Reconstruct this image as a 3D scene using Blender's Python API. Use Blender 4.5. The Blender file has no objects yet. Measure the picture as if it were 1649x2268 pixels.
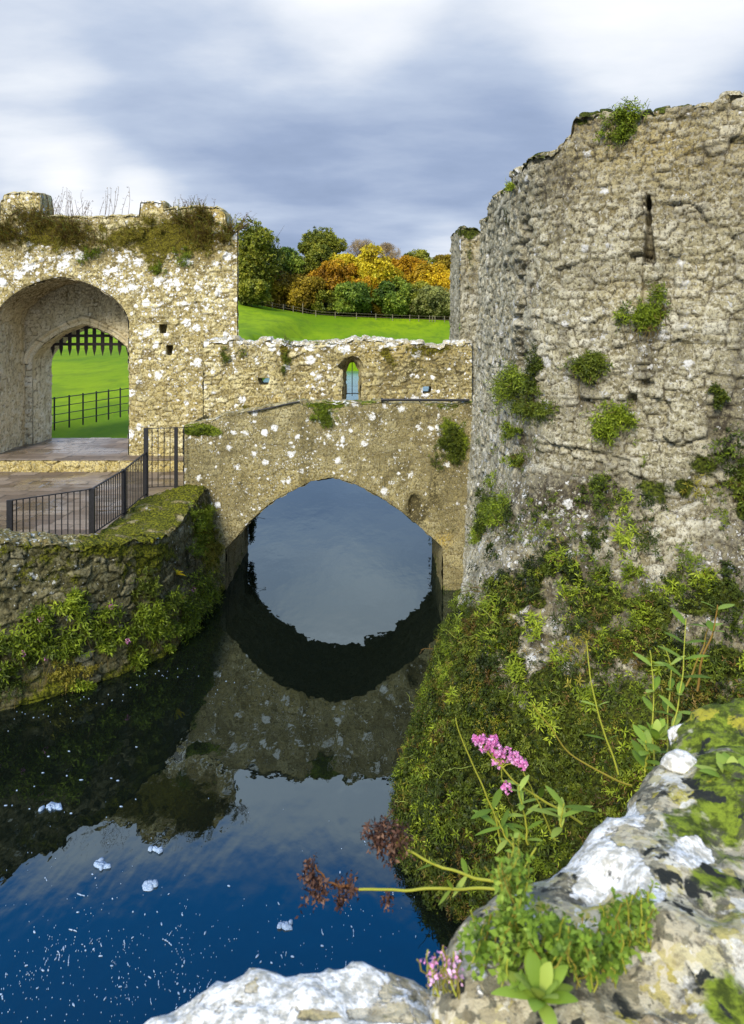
import bpy, math, random
import numpy as np
from mathutils import Vector
from mathutils.bvhtree import BVHTree

# ---------------------------------------------------------------- camera, sky, sun, exposure
SC = bpy.context.scene
COL = SC.collection
F, CX, VH, H = 1700.0, 824.5, 700.0, 6.5        # focal length and horizon in picture units (picture 1649 x 2268), eye height
cam = bpy.data.cameras.new('camera')
cam.sensor_width = 36.0; cam.sensor_fit = 'AUTO'
cam.lens = 36.0 * F / 2268.0
cam.shift_y = -(1134.0 - VH) / 2268.0
cam.clip_start = 0.05; cam.clip_end = 3000
cam.dof.use_dof = True; cam.dof.focus_distance = 14.0; cam.dof.aperture_fstop = 9.0
cam_o = bpy.data.objects.new('camera', cam); COL.objects.link(cam_o)
cam_o.location = (0, 0, H); cam_o.rotation_euler = (math.radians(90), 0, 0)
SC.camera = cam_o

SUN_EL, SUN_AZ = 36.0, -158.0                   # azimuth measured from +Y towards +X, the sun stands behind-left of the camera
world = bpy.data.worlds.new('World'); SC.world = world; world.use_nodes = True
SC.view_settings.view_transform = 'Standard'; SC.view_settings.look = 'None'
SC.view_settings.gamma = 1.0; SC.view_settings.exposure = 0.34
sun = bpy.data.lights.new('sun', 'SUN'); sun.energy = 4.0; sun.angle = math.radians(20.0); sun.color = (1.0, 0.92, 0.76)
sun_o = bpy.data.objects.new('sun', sun); COL.objects.link(sun_o)
_a, _e = math.radians(SUN_AZ), math.radians(SUN_EL)
_sd = Vector((math.sin(_a) * math.cos(_e), math.cos(_a) * math.cos(_e), math.sin(_e)))
sun_o.rotation_euler = (-_sd).to_track_quat('-Z', 'Y').to_euler()
sun_o.location = _sd * 60

def sky_world():
    nt = world.node_tree; N = nt.nodes; L = nt.links; N.clear()
    out = N.new('ShaderNodeOutputWorld'); bg = N.new('ShaderNodeBackground'); bg.inputs['Strength'].default_value = 0.1
    sky = N.new('ShaderNodeTexSky'); sky.sky_type = 'NISHITA'; sky.sun_disc = False
    sky.sun_elevation = math.radians(SUN_EL); sky.sun_rotation = math.radians(SUN_AZ)
    sky.air_density = 1.0; sky.dust_density = 0.6; sky.ozone_density = 2.0
    hs = N.new('ShaderNodeHueSaturation'); hs.inputs['Saturation'].default_value = 1.55; hs.inputs['Value'].default_value = 4.4
    L.new(sky.outputs[0], hs.inputs['Color'])
    tc = N.new('ShaderNodeTexCoord'); sep = N.new('ShaderNodeSeparateXYZ'); L.new(tc.outputs['Generated'], sep.inputs[0])
    def M(op, a, b=None, c=None, clamp=False):
        n = N.new('ShaderNodeMath'); n.operation = op; n.use_clamp = clamp
        for i, x in enumerate((a, b, c)):
            if x is None: continue
            if isinstance(x, (int, float)): n.inputs[i].default_value = x
            else: L.new(x, n.inputs[i])
        return n.outputs[0]
    def SS(x, lo, hi):
        n = N.new('ShaderNodeMapRange'); n.interpolation_type = 'SMOOTHSTEP'; L.new(x, n.inputs['Value'])
        n.inputs['From Min'].default_value = lo; n.inputs['From Max'].default_value = hi
        return n.outputs[0]
    z = sep.outputs['Z']
    zz = M('ADD', M('MAXIMUM', z, 0.0), 0.16)
    cp = N.new('ShaderNodeCombineXYZ')
    L.new(M('DIVIDE', sep.outputs['X'], zz), cp.inputs[0]); L.new(M('DIVIDE', sep.outputs['Y'], zz), cp.inputs[1])
    def noise(scale, detail, rough, off, dist=0.0):
        mp = N.new('ShaderNodeMapping'); L.new(cp.outputs[0], mp.inputs[0]); mp.inputs['Location'].default_value = off
        mp.inputs['Scale'].default_value = (0.75, 1.0, 1.0)
        n = N.new('ShaderNodeTexNoise'); L.new(mp.outputs[0], n.inputs['Vector']); n.inputs['Scale'].default_value = scale
        n.inputs['Detail'].default_value = detail; n.inputs['Roughness'].default_value = rough; n.inputs['Distortion'].default_value = dist
        return n.outputs['Fac']
    def blob(u, v, r, amp):                        # a broad soft patch of cloud round one direction of the sky
        d = Vector(((u - CX) / F, 1.0, (VH - v) / F)).normalized()
        dp = N.new('ShaderNodeVectorMath'); dp.operation = 'DOT_PRODUCT'; L.new(tc.outputs['Generated'], dp.inputs[0]); dp.inputs[1].default_value = d
        return M('MULTIPLY', SS(dp.outputs['Value'], math.cos(math.radians(r)), 1.0), amp)
    n1 = noise(1.5, 10, 0.55, (3.1, 1.7, 0), 0.1); n2 = noise(0.55, 3, 0.45, (7.0, 2.2, 4))
    t = M('ADD', M('MULTIPLY', M("SUBTRACT", n1, 0.5), 0.85), M('MULTIPLY', M('SUBTRACT', n2, 0.5), 0.5))
    for b in BLOBS: t = M('ADD', t, blob(*b))
    cr = N.new('ShaderNodeValToRGB'); t = M('ADD', t, M('MULTIPLY', M('MULTIPLY', SS(z, 0.30, 0.42), SS(z, 0.62, 0.52)), 0.22)); L.new(M('ADD', t, 0.47), cr.inputs[0])
    e = cr.color_ramp.elements; e[0].position = 0.10; e[0].color = (0.225, 0.300, 0.455, 1); e[1].position = 0.95; e[1].color = (0.93, 0.95, 1.0, 1)
    for p, c in ((0.34, (0.325, 0.410, 0.59, 1)), (0.55, (0.49, 0.575, 0.73, 1)), (0.76, (0.76, 0.81, 0.89, 1))):
        q = cr.color_ramp.elements.new(p); q.color = c
    cl = N.new('ShaderNodeVectorMath'); cl.operation = 'SCALE'; L.new(cr.outputs[0], cl.inputs[0]); L.new(M('ADD', 8.6, M('MULTIPLY', M('MULTIPLY', SS(z, 0.37, 0.46), SS(z, 0.66, 0.56)), 6.5)), cl.inputs['Scale'])
    gap = M('ADD', SS(z, 0.47, 0.68), M('MULTIPLY', M('SUBTRACT', noise(0.9, 4, 0.5, (1.3, 9.4, 2)), 0.5), 2.2))
    gap = M('MULTIPLY', M('MULTIPLY', SS(gap, 0.25, 0.75), SS(z, 0.46, 0.60)), SS(z, 0.90, 0.76))
    mx = N.new('ShaderNodeMix'); mx.data_type = 'RGBA'; L.new(gap, mx.inputs['Factor'])
    L.new(cl.outputs[0], mx.inputs[6]); L.new(hs.outputs[0], mx.inputs[7])
    L.new(mx.outputs[2], bg.inputs['Color']); L.new(bg.outputs[0], out.inputs[0])
BLOBS = [(230, 430, 5.0, 0.24), (90, 425, 4.5, 0.22), (330, 430, 3.5, 0.12), (1450, -60, 12, 0.26), (780, -80, 8, 0.26), (1080, 270, 10, -0.10), (1000, 570, 4, 0.20), (300, 130, 7, -0.05), (620, 400, 7, -0.06),
         (60, 230, 7, 0.16), (1350, 480, 8, 0.0), (700, 560, 7, -0.05)]
sky_world()

# ---------------------------------------------------------------- numbers and noise
def PX(u, v, d): return np.array([(u - CX) * d / F, d, H - (v - VH) * d / F])
def ZV(v, d): return H - (v - VH) * d / F
def XU(u, d): return (u - CX) * d / F
def UV(P):
    P = np.asarray(P); y = np.maximum(P[..., 1], 0.05)
    return CX + P[..., 0] * F / y, VH + (H - P[..., 2]) * F / y
def ss(a, b, x):
    t = np.clip((x - a) / (b - a), 0, 1); return t * t * (3 - 2 * t)
def h01(i, j, k, seed):
    i = np.asarray(i).astype(np.int64); j = np.asarray(j).astype(np.int64); k = np.asarray(k).astype(np.int64)
    n = (i * 374761393 + j * 668265263 + k * 2147483647 + seed * 1274126177) & 0xFFFFFFFF
    n = ((n ^ (n >> 13)) * 1274126177) & 0xFFFFFFFF; n = ((n ^ (n >> 16)) * 2246822519) & 0xFFFFFFFF
    return ((n ^ (n >> 15)) & 0xFFFFFF) / float(0xFFFFFF)
def vnoise(x, y, z, seed=0):
    x, y, z = np.broadcast_arrays(np.asarray(x, float), y, z)
    i, j, k = np.floor(x), np.floor(y), np.floor(z); fx, fy, fz = x - i, y - j, z - k
    fx = fx * fx * (3 - 2 * fx); fy = fy * fy * (3 - 2 * fy); fz = fz * fz * (3 - 2 * fz)
    r = 0
    for a in (0, 1):
        for b in (0, 1):
            for c in (0, 1):
                r = r + h01(i + a, j + b, k + c, seed) * (fx if a else 1 - fx) * (fy if b else 1 - fy) * (fz if c else 1 - fz)
    return r - 0.5
def fbm(P, scale, octv=4, seed=0, rough=0.5):
    P = np.asarray(P, float); r = 0; a = 1.0; s = scale
    for o in range(octv):
        r = r + a * vnoise(P[..., 0] * s + 13.7 * o, P[..., 1] * s + 5.1 * o, P[..., 2] * s, seed + o); a *= rough; s *= 2.03
    return r
def stones(s, t, w, h, seed, jx=0.75, jy=0.45, p=3.0):
    """coursed rubble: distance to the joint, random value of the stone"""
    gx = s / w; gy = t / h
    f1 = np.full(gx.shape, 9.0); f2 = f1.copy(); rid = np.zeros(gx.shape); lx = rid.copy(); ly = rid.copy()
    j0 = np.floor(gy)
    for dj in (-1, 0, 1):
        j = j0 + dj; off = h01(j, 0 * j, 7 + 0 * j, seed) * 1.0; wv = 0.75 + 0.6 * h01(j, 0 * j, 3 + 0 * j, seed)
        g = gx / wv + off; i0 = np.floor(g)
        for di in (-1, 0, 1):
            i = i0 + di
            cx = i + 0.5 + jx * (h01(i, j, 1 + 0 * j, seed) - 0.5); cy = j + 0.5 + jy * (h01(i, j, 2 + 0 * j, seed) - 0.5)
            d = (np.abs((g - cx) * wv * 1.0) ** p + np.abs(gy - cy) ** p) ** (1 / p)
            r = h01(i, j, 5 + 0 * j, seed)
            n = d < f1
            f2 = np.where(n, f1, np.minimum(f2, d)); rid = np.where(n, r, rid); f1 = np.where(n, d, f1); lx = np.where(n, g - cx, lx); ly = np.where(n, gy - cy, ly)
    return f2 - f1, rid, (lx * (h01(np.round(rid * 9999), 0 * rid, 1 + 0 * rid, 3) - .5) + ly * (h01(np.round(rid * 9999), 0 * rid, 2 + 0 * rid, 3) - .6))
def poly_sd(px, py, poly):
    """signed distance (negative inside) and nearest outline point"""
    px = np.asarray(px, float); py = np.asarray(py, float); best = np.full(px.shape, 1e9); qx = px.copy(); qy = py.copy(); ins = np.zeros(px.shape, bool)
    n = len(poly)
    for a in range(n):
        x1, y1 = poly[a]; x2, y2 = poly[(a + 1) % n]
        ex, ey = x2 - x1, y2 - y1; L2 = ex * ex + ey * ey + 1e-12
        t = np.clip(((px - x1) * ex + (py - y1) * ey) / L2, 0, 1)
        cx, cy = x1 + t * ex, y1 + t * ey; d = np.hypot(px - cx, py - cy)
        m = d < best; best = np.where(m, d, best); qx = np.where(m, cx, qx); qy = np.where(m, cy, qy)
        if abs(y2 - y1) > 1e-12:
            c = ((y1 > py) != (y2 > py)) & (px < (x2 - x1) * (py - y1) / (y2 - y1) + x1); ins ^= c
    return np.where(ins, -best, best), qx, qy
def uvmask(u, v, spots):
    """sum of soft ellipses given in picture units: (u, v, ru, rv, strength)"""
    m = 0
    for (a, b, ru, rv, k) in spots:
        m = m + k * np.clip(1.25 - np.hypot((u - a) / ru, (v - b) / rv), 0, 1)
    return m

# ---------------------------------------------------------------- scene objects
def link(o, parent=None):
    COL.objects.link(o)
    if parent is not None: o.parent = parent
    return o
def tag(o, label=None, cat=None, group=None, kind=None):
    if label: o['label'] = label
    if cat: o['category'] = cat
    if group: o['group'] = group
    if kind: o['kind'] = kind
    return o
def empty(name, loc=(0, 0, 0), label=None, cat=None, group=None):
    o = bpy.data.objects.new(name, None); o.location = loc; o.empty_display_size = 0.2; COL.objects.link(o)
    return tag(o, label, cat, group)
def mesh_obj(name, V, Fc, mat, parent=None, A=None, B=None, smooth=True):
    """V are world coordinates; a parent that is a thing's Empty has only a location"""
    V = np.asarray(V, float); Fc = np.asarray(Fc).astype(int)
    if parent is not None:
        q = parent; off = np.zeros(3)
        while q is not None: off += np.array(q.location); q = q.parent
        V = V - off
    me = bpy.data.meshes.new(name); me.from_pydata(V.tolist(), [], Fc.tolist()); 
    if smooth: me.shade_smooth()
    for nm, X in (('A', A), ('B', B)):
        if X is not None:
            at = me.attributes.new(nm, 'FLOAT_COLOR', 'POINT')
            at.data.foreach_set('color', np.concatenate([np.asarray(X, float), np.ones((len(V), 1))], 1).ravel())
    if mat is not None: me.materials.append(mat)
    return link(bpy.data.objects.new(name, me), parent)
class Sheets:
    def __init__(s): s.V = []; s.F = []; s.A = []; s.B = []; s.n = 0
    def add(s, V, Fc, A=None, B=None):
        V = np.asarray(V, float).reshape(-1, 3); k = len(V)
        s.V.append(V); s.F.append(np.asarray(Fc, int).reshape(-1, 4) + s.n)
        s.A.append(np.zeros((k, 3)) if A is None else np.asarray(A).reshape(-1, 3)); s.B.append(np.zeros((k, 3)) if B is None else np.asarray(B).reshape(-1, 3)); s.n += k
    def grid(s, P, A=None, B=None, keep=None):
        nr, nc = P.shape[:2]; idx = np.arange(nr * nc).reshape(nr, nc)
        f = np.stack([idx[:-1, :-1], idx[:-1, 1:], idx[1:, 1:], idx[1:, :-1]], -1)
        f = f[keep] if keep is not None else f.reshape(-1, 4)
        used = np.zeros(nr * nc, bool); used[f.ravel()] = True
        mp = np.cumsum(used) - 1
        s.add(P.reshape(-1, 3)[used], mp[f], None if A is None else A.reshape(-1, 3)[used], None if B is None else B.reshape(-1, 3)[used])
    def box(s, c, size, rz=0.0, taper=0.0):
        x, y, z = np.array(size) / 2.0
        V = np.array([(-x, -y, -z), (x, -y, -z), (x, y, -z), (-x, y, -z), (-x, -y, z), (x, -y, z), (x, y, z), (-x, y, z)])
        if taper: V[4:, :2] *= (1 - taper)
        co, si = math.cos(rz), math.sin(rz); R = np.array([[co, -si, 0], [si, co, 0], [0, 0, 1]])
        s.add(V @ R.T + np.array(c), [(0, 3, 2, 1), (4, 5, 6, 7), (0, 1, 5, 4), (1, 2, 6, 5), (2, 3, 7, 6), (3, 0, 4, 7)])
    def tube(s, path, r, n=6, A=None):
        path = np.asarray(path, float); r = np.broadcast_to(np.asarray(r, float), (len(path),))
        T = np.gradient(path, axis=0); T /= np.linalg.norm(T, axis=1)[:, None] + 1e-9
        ref = np.array([0.3, 0.2, 0.93]) if abs(T[0, 2]) < 0.9 else np.array([0.9, 0.3, 0.1])
        a = np.cross(T, ref); a /= np.linalg.norm(a, axis=1)[:, None] + 1e-9; b = np.cross(T, a)
        th = np.linspace(0, 2 * math.pi, n, endpoint=False)
        V = path[:, None] + r[:, None, None] * (np.cos(th)[None, :, None] * a[:, None] + np.sin(th)[None, :, None] * b[:, None])
        m = len(path); idx = np.arange(m * n).reshape(m, n); nx = np.roll(idx, -1, 1)
        f = np.stack([idx[:-1], nx[:-1], nx[1:], idx[1:]], -1).reshape(-1, 4)
        AA = None if A is None else np.broadcast_to(np.array(A, float), (m * n, 3))
        s.add(V.reshape(-1, 3), f, AA)
        for ring in (idx[0][::-1], idx[-1]):     # end caps
            c = s.n; rv = V.reshape(-1, 3)[ring]; k = len(ring)
            q = [(0, i, i + 1, i + 2) for i in range(1, k - 2, 2)]
            s.add(rv, q, None if A is None else np.broadcast_to(np.array(A, float), (k, 3)))
    def build(s, name, mat, parent=None, smooth=True):
        return mesh_obj(name, np.concatenate(s.V), np.concatenate(s.F), mat, parent, np.concatenate(s.A), np.concatenate(s.B), smooth)

def resample(pts, step, closed=False):
    P = np.asarray(pts, float)
    if closed: P = np.vstack([P, P[:1]])
    d = np.r_[0, np.cumsum(np.linalg.norm(np.diff(P, axis=0), axis=1))]
    n = max(2, int(round(d[-1] / step)) + 1); t = np.linspace(0, d[-1], n)
    return np.stack([np.interp(t, d, P[:, k]) for k in range(P.shape[1])], 1)
def resample_n(pts, n):
    P = np.asarray(pts, float); d = np.r_[0, np.cumsum(np.linalg.norm(np.diff(P, axis=0), axis=1))]; t = np.linspace(0, d[-1], n)
    return np.stack([np.interp(t, d, P[:, k]) for k in range(P.shape[1])], 1)

# ---------------------------------------------------------------- masonry
def stone_grid(S, P, s2, t2, out, w=0.32, h=0.17, depth=0.03, seed=1, attr=None, keep=None, fade=None, rough=0.022, offs=0.035, PN=None):
    """displace a grid of points into rubble stones. attr(u,v,P,edge,rid) -> moss, lichen, dark, warm, add_disp"""
    if PN is None: PN = P
    dc = np.gradient(PN, axis=1); dr = np.gradient(PN, axis=0)
    Nn = np.cross(dc, dr); Nn /= np.linalg.norm(Nn, axis=-1)[..., None] + 1e-9
    flip = np.sum(Nn * np.asarray(out, float), -1); sg = -1.0 if np.mean(flip) < 0 else 1.0
    Nn = Nn * sg
    q = np.stack([s2, t2, 0 * s2], -1)
    ws = s2 + 0.10 * fbm(q, 2.2, 3, seed + 11) * 1.0; wt = t2 + 0.07 * fbm(q, 2.6, 3, seed + 17) + 0.05 * vnoise(s2 * 0.6, t2 * 0.5, 0, seed)
    e, r, tl = stones(ws, wt, w, h, seed, p=4.0)
    e2, r2, tl2 = stones(ws * 1.13 + 3.3, wt, w * 0.55, h * 0.62, seed + 5, p=4.0)      # smaller pinning stones in places
    sel = vnoise(s2 * 0.9, t2 * 0.9, 1.0, seed + 2) > 0.08
    e = np.where(sel, e2, e); r = np.where(sel, r2, r); tl = np.where(sel, tl2 * .6, tl)
    stone = ss(0.02, 0.15, e)
    D = depth * stone + 2.4 * depth * tl * stone + offs * (r - 0.5) * ss(0.0, 0.12, e) + rough * fbm(P, 11.0, 4, seed + 3, 0.65) * 0.8 + 0.035 * fbm(P, 0.9, 3, seed + 4)
    u, v = UV(P)
    moss, lich, dark, warm, add = attr(u, v, P, e, r) if attr else (0 * r, 0 * r + 0.5, 0 * r, 0 * r, 0)
    D = D + add
    if fade is not None: D = D * fade
    V = P + Nn * D[..., None]
    A = np.stack([r, 1 - ss(0.0, 0.11, e), np.broadcast_to(moss, r.shape)], -1)
    B = np.stack([np.broadcast_to(lich, r.shape), np.broadcast_to(dark, r.shape), np.broadcast_to(warm, r.shape)], -1)
    S.grid(V, A, B, keep)
def flat_wall(S, x0, x1, y, zlo, zhi, ds, out, holes=(), sx=None, **k):
    """an upright sheet at constant y between zlo(x) and zhi(x), with openings cut out"""
    xs = np.linspace(x0, x1, int(abs(x1 - x0) / ds) + 2)
    lo = np.broadcast_to(zlo(xs) if callable(zlo) else zlo, xs.shape); hi = np.broadcast_to(zhi(xs) if callable(zhi) else zhi, xs.shape)
    nr = int((np.max(hi) - np.min(lo)) / ds) + 2; Z = np.minimum(np.min(lo) + np.arange(nr)[:, None] * ds, hi); Z = np.maximum(Z, lo); X = np.broadcast_to(xs, Z.shape).copy(); Z = Z.copy()
    keep = (Z[1:, :-1] - Z[:-1, :-1] > 1e-6) | (Z[1:, 1:] - Z[:-1, 1:] > 1e-6); fade = np.ones(Z.shape)
    for poly in holes:
        sd, qx, qz = poly_sd(X, Z, poly)
        c = (sd[:-1, :-1] + sd[1:, 1:] + sd[1:, :-1] + sd[:-1, 1:]) / 4
        keep &= c > 0
        near = sd < 0
        X = np.where(near, qx, X); Z = np.where(near, qz, Z); fade = np.minimum(fade, ss(0.0, 0.07, np.maximum(sd, 0)) )
    P = np.stack([X, np.full(X.shape, float(y)), Z], -1)
    gx_, gz_ = np.meshgrid(xs, np.arange(nr) * ds); stone_grid(S, P, X if sx is None else X + sx, Z, out, keep=keep, PN=np.stack([gx_, 0 * gx_, gz_], -1), fade=fade if len(holes) else None, **k)
def loft(S, A3, B3, step, out, s0=0.0, scale_t=1.0, **k):
    """masonry between two 3D lines with the same number of points"""
    A3 = np.asarray(A3, float); B3 = np.asarray(B3, float)
    L = np.max(np.linalg.norm(B3 - A3, axis=1)); n = max(2, int(L / step) + 2); t = np.linspace(0, 1, n)[:, None, None]
    P = A3[None] * (1 - t) + B3[None] * t
    s = np.r_[0, np.cumsum(np.linalg.norm(np.diff(A3, axis=0), axis=1))] + s0
    s2 = np.broadcast_to(s, P.shape[:2]); t2 = np.broadcast_to((t[..., 0] * L), P.shape[:2]) * scale_t
    stone_grid(S, P, s2.copy(), t2.copy(), out, **k)
def coping(S, F3, B3, out=(0, 0, 1), lift=0.05, step=0.04, **k):
    """rounded rough top between the front top line and the back top line"""
    F3 = np.asarray(F3, float); B3 = np.asarray(B3, float); n = max(5, int(np.mean(np.linalg.norm(B3 - F3, axis=1)) / step) + 3)
    t = np.linspace(-0.03, 1.03, n)[:, None, None]
    P = F3[None] * (1 - t) + B3[None] * t
    P[..., 2] += lift * (np.clip(1 - np.abs(2 * t[..., 0] - 1) ** 6, -0.6, 1)) - 0.03
    s = np.r_[0, np.cumsum(np.linalg.norm(np.diff(F3, axis=0), axis=1))]
    s2 = np.broadcast_to(s, P.shape[:2]).copy(); t2 = np.broadcast_to(t[..., 0] * 0.6, P.shape[:2]).copy()
    stone_grid(S, P, s2, t2, out, **k)
def ragged(x, amp, seed, w=0.33):
    i = np.floor(x / w + 0.15 * np.sin(x * 5)); return amp * (h01(i, 0 * i, 0 * i, seed) - 0.5) + amp * 0.8 * vnoise(x * 6, 0, 0, seed + 1) + amp * 0.4 * vnoise(x * 19, 0, 0, seed + 2)

# ---------------------------------------------------------------- materials
def new_mat(name):
    m = bpy.data.materials.new(name); m.use_nodes = True; nt = m.node_tree; nt.nodes.clear()
    return m, nt.nodes, nt.links
class NB:
    """small node-graph writer"""
    def __init__(s, name):
        s.m, s.N, s.L = new_mat(name); s.out = s.N.new('ShaderNodeOutputMaterial'); s.tc = s.N.new('ShaderNodeTexCoord')
    def put(s, x, inp):
        if isinstance(x, (int, float)): inp.default_value = x
        elif isinstance(x, tuple): inp.default_value = x if len(x) == len(inp.default_value) else tuple(x) + (1,)
        else: s.L.new(x, inp)
    def M(s, op, a, b=None, clamp=False):
        n = s.N.new('ShaderNodeMath'); n.operation = op; n.use_clamp = clamp; s.put(a, n.inputs[0])
        if b is not None: s.put(b, n.inputs[1])
        return n.outputs[0]
    def S(s, x, lo, hi, a=0.0, b=1.0):
        n = s.N.new('ShaderNodeMapRange'); n.interpolation_type = 'SMOOTHSTEP'; s.put(x, n.inputs['Value']); s.put(lo, n.inputs['From Min']); s.put(hi, n.inputs['From Max'])
        n.inputs['To Min'].default_value = a; n.inputs['To Max'].default_value = b; return n.outputs[0]
    def mix(s, f, a, b, mode='MIX'):
        n = s.N.new('ShaderNodeMix'); n.data_type = 'RGBA'; n.blend_type = mode; s.put(f, n.inputs[0]); s.put(a, n.inputs[6]); s.put(b, n.inputs[7]); return n.outputs[2]
    def vec(s, scale=(1, 1, 1), warp=0.0, loc=(0, 0, 0), ws=9.0):
        v = s.tc.outputs['Object']
        if warp:
            n = s.N.new('ShaderNodeTexNoise'); n.inputs['Scale'].default_value = ws; n.inputs['Detail'].default_value = 4; s.L.new(v, n.inputs['Vector'])
            a = s.N.new('ShaderNodeVectorMath'); a.operation = 'SUBTRACT'; s.L.new(n.outputs['Color'], a.inputs[0]); a.inputs[1].default_value = (0.5, 0.5, 0.5)
            b = s.N.new('ShaderNodeVectorMath'); b.operation = 'SCALE'; s.L.new(a.outputs[0], b.inputs[0]); b.inputs['Scale'].default_value = warp
            c = s.N.new('ShaderNodeVectorMath'); c.operation = 'ADD'; s.L.new(v, c.inputs[0]); s.L.new(b.outputs[0], c.inputs[1]); v = c.outputs[0]
        mp = s.N.new('ShaderNodeMapping'); s.L.new(v, mp.inputs[0]); mp.inputs['Scale'].default_value = scale; mp.inputs['Location'].default_value = loc
        return mp.outputs[0]
    def noise(s, scale, detail=4, rough=0.55, vec=None, dist=0.0, col=False):
        n = s.N.new('ShaderNodeTexNoise'); s.L.new(vec if vec is not None else s.tc.outputs['Object'], n.inputs['Vector'])
        n.inputs['Scale'].default_value = scale; n.inputs['Detail'].default_value = detail; n.inputs['Roughness'].default_value = rough; n.inputs['Distortion'].default_value = dist
        return n.outputs['Color' if col else 'Fac']
    def vor(s, scale, vec=None, feature='F1', rnd=1.0):
        n = s.N.new('ShaderNodeTexVoronoi'); n.feature = feature; s.L.new(vec if vec is not None else s.tc.outputs['Object'], n.inputs['Vector']); n.inputs['Scale'].default_value = scale
        n.inputs['Randomness'].default_value = rnd; return n
    def attr(s, name):
        n = s.N.new('ShaderNodeAttribute'); n.attribute_name = name; p = s.N.new('ShaderNodeSeparateColor'); s.L.new(n.outputs['Color'], p.inputs[0]); return p.outputs
    def ramp(s, x, stops):
        n = s.N.new('ShaderNodeValToRGB'); s.put(x, n.inputs[0]); e = n.color_ramp.elements
        e[0].position, e[0].color = stops[0][0], tuple(stops[0][1]) + (1,); e[1].position, e[1].color = stops[-1][0], tuple(stops[-1][1]) + (1,)
        for p, c in stops[1:-1]: q = e.new(p); q.color = tuple(c) + (1,)
        return n.outputs[0]
    def bsdf(s, col, rough=0.9, bump=None, bdist=0.02, bstr=1.0, spec=0.3, **kw):
        b = s.N.new('ShaderNodeBsdfPrincipled'); s.put(col, b.inputs['Base Color']); s.put(rough, b.inputs['Roughness']); s.put(spec, b.inputs['Specular IOR Level'])
        for k, v in kw.items(): s.put(v, b.inputs[k])
        if bump is not None:
            n = s.N.new('ShaderNodeBump'); n.inputs['Strength'].default_value = bstr; n.inputs['Distance'].default_value = bdist; s.L.new(bump, n.inputs['Height']); s.L.new(n.outputs[0], b.inputs['Normal'])
        return b.outputs[0]
    def done(s, sh): s.L.new(sh, s.out.inputs['Surface']); return s.m

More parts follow.
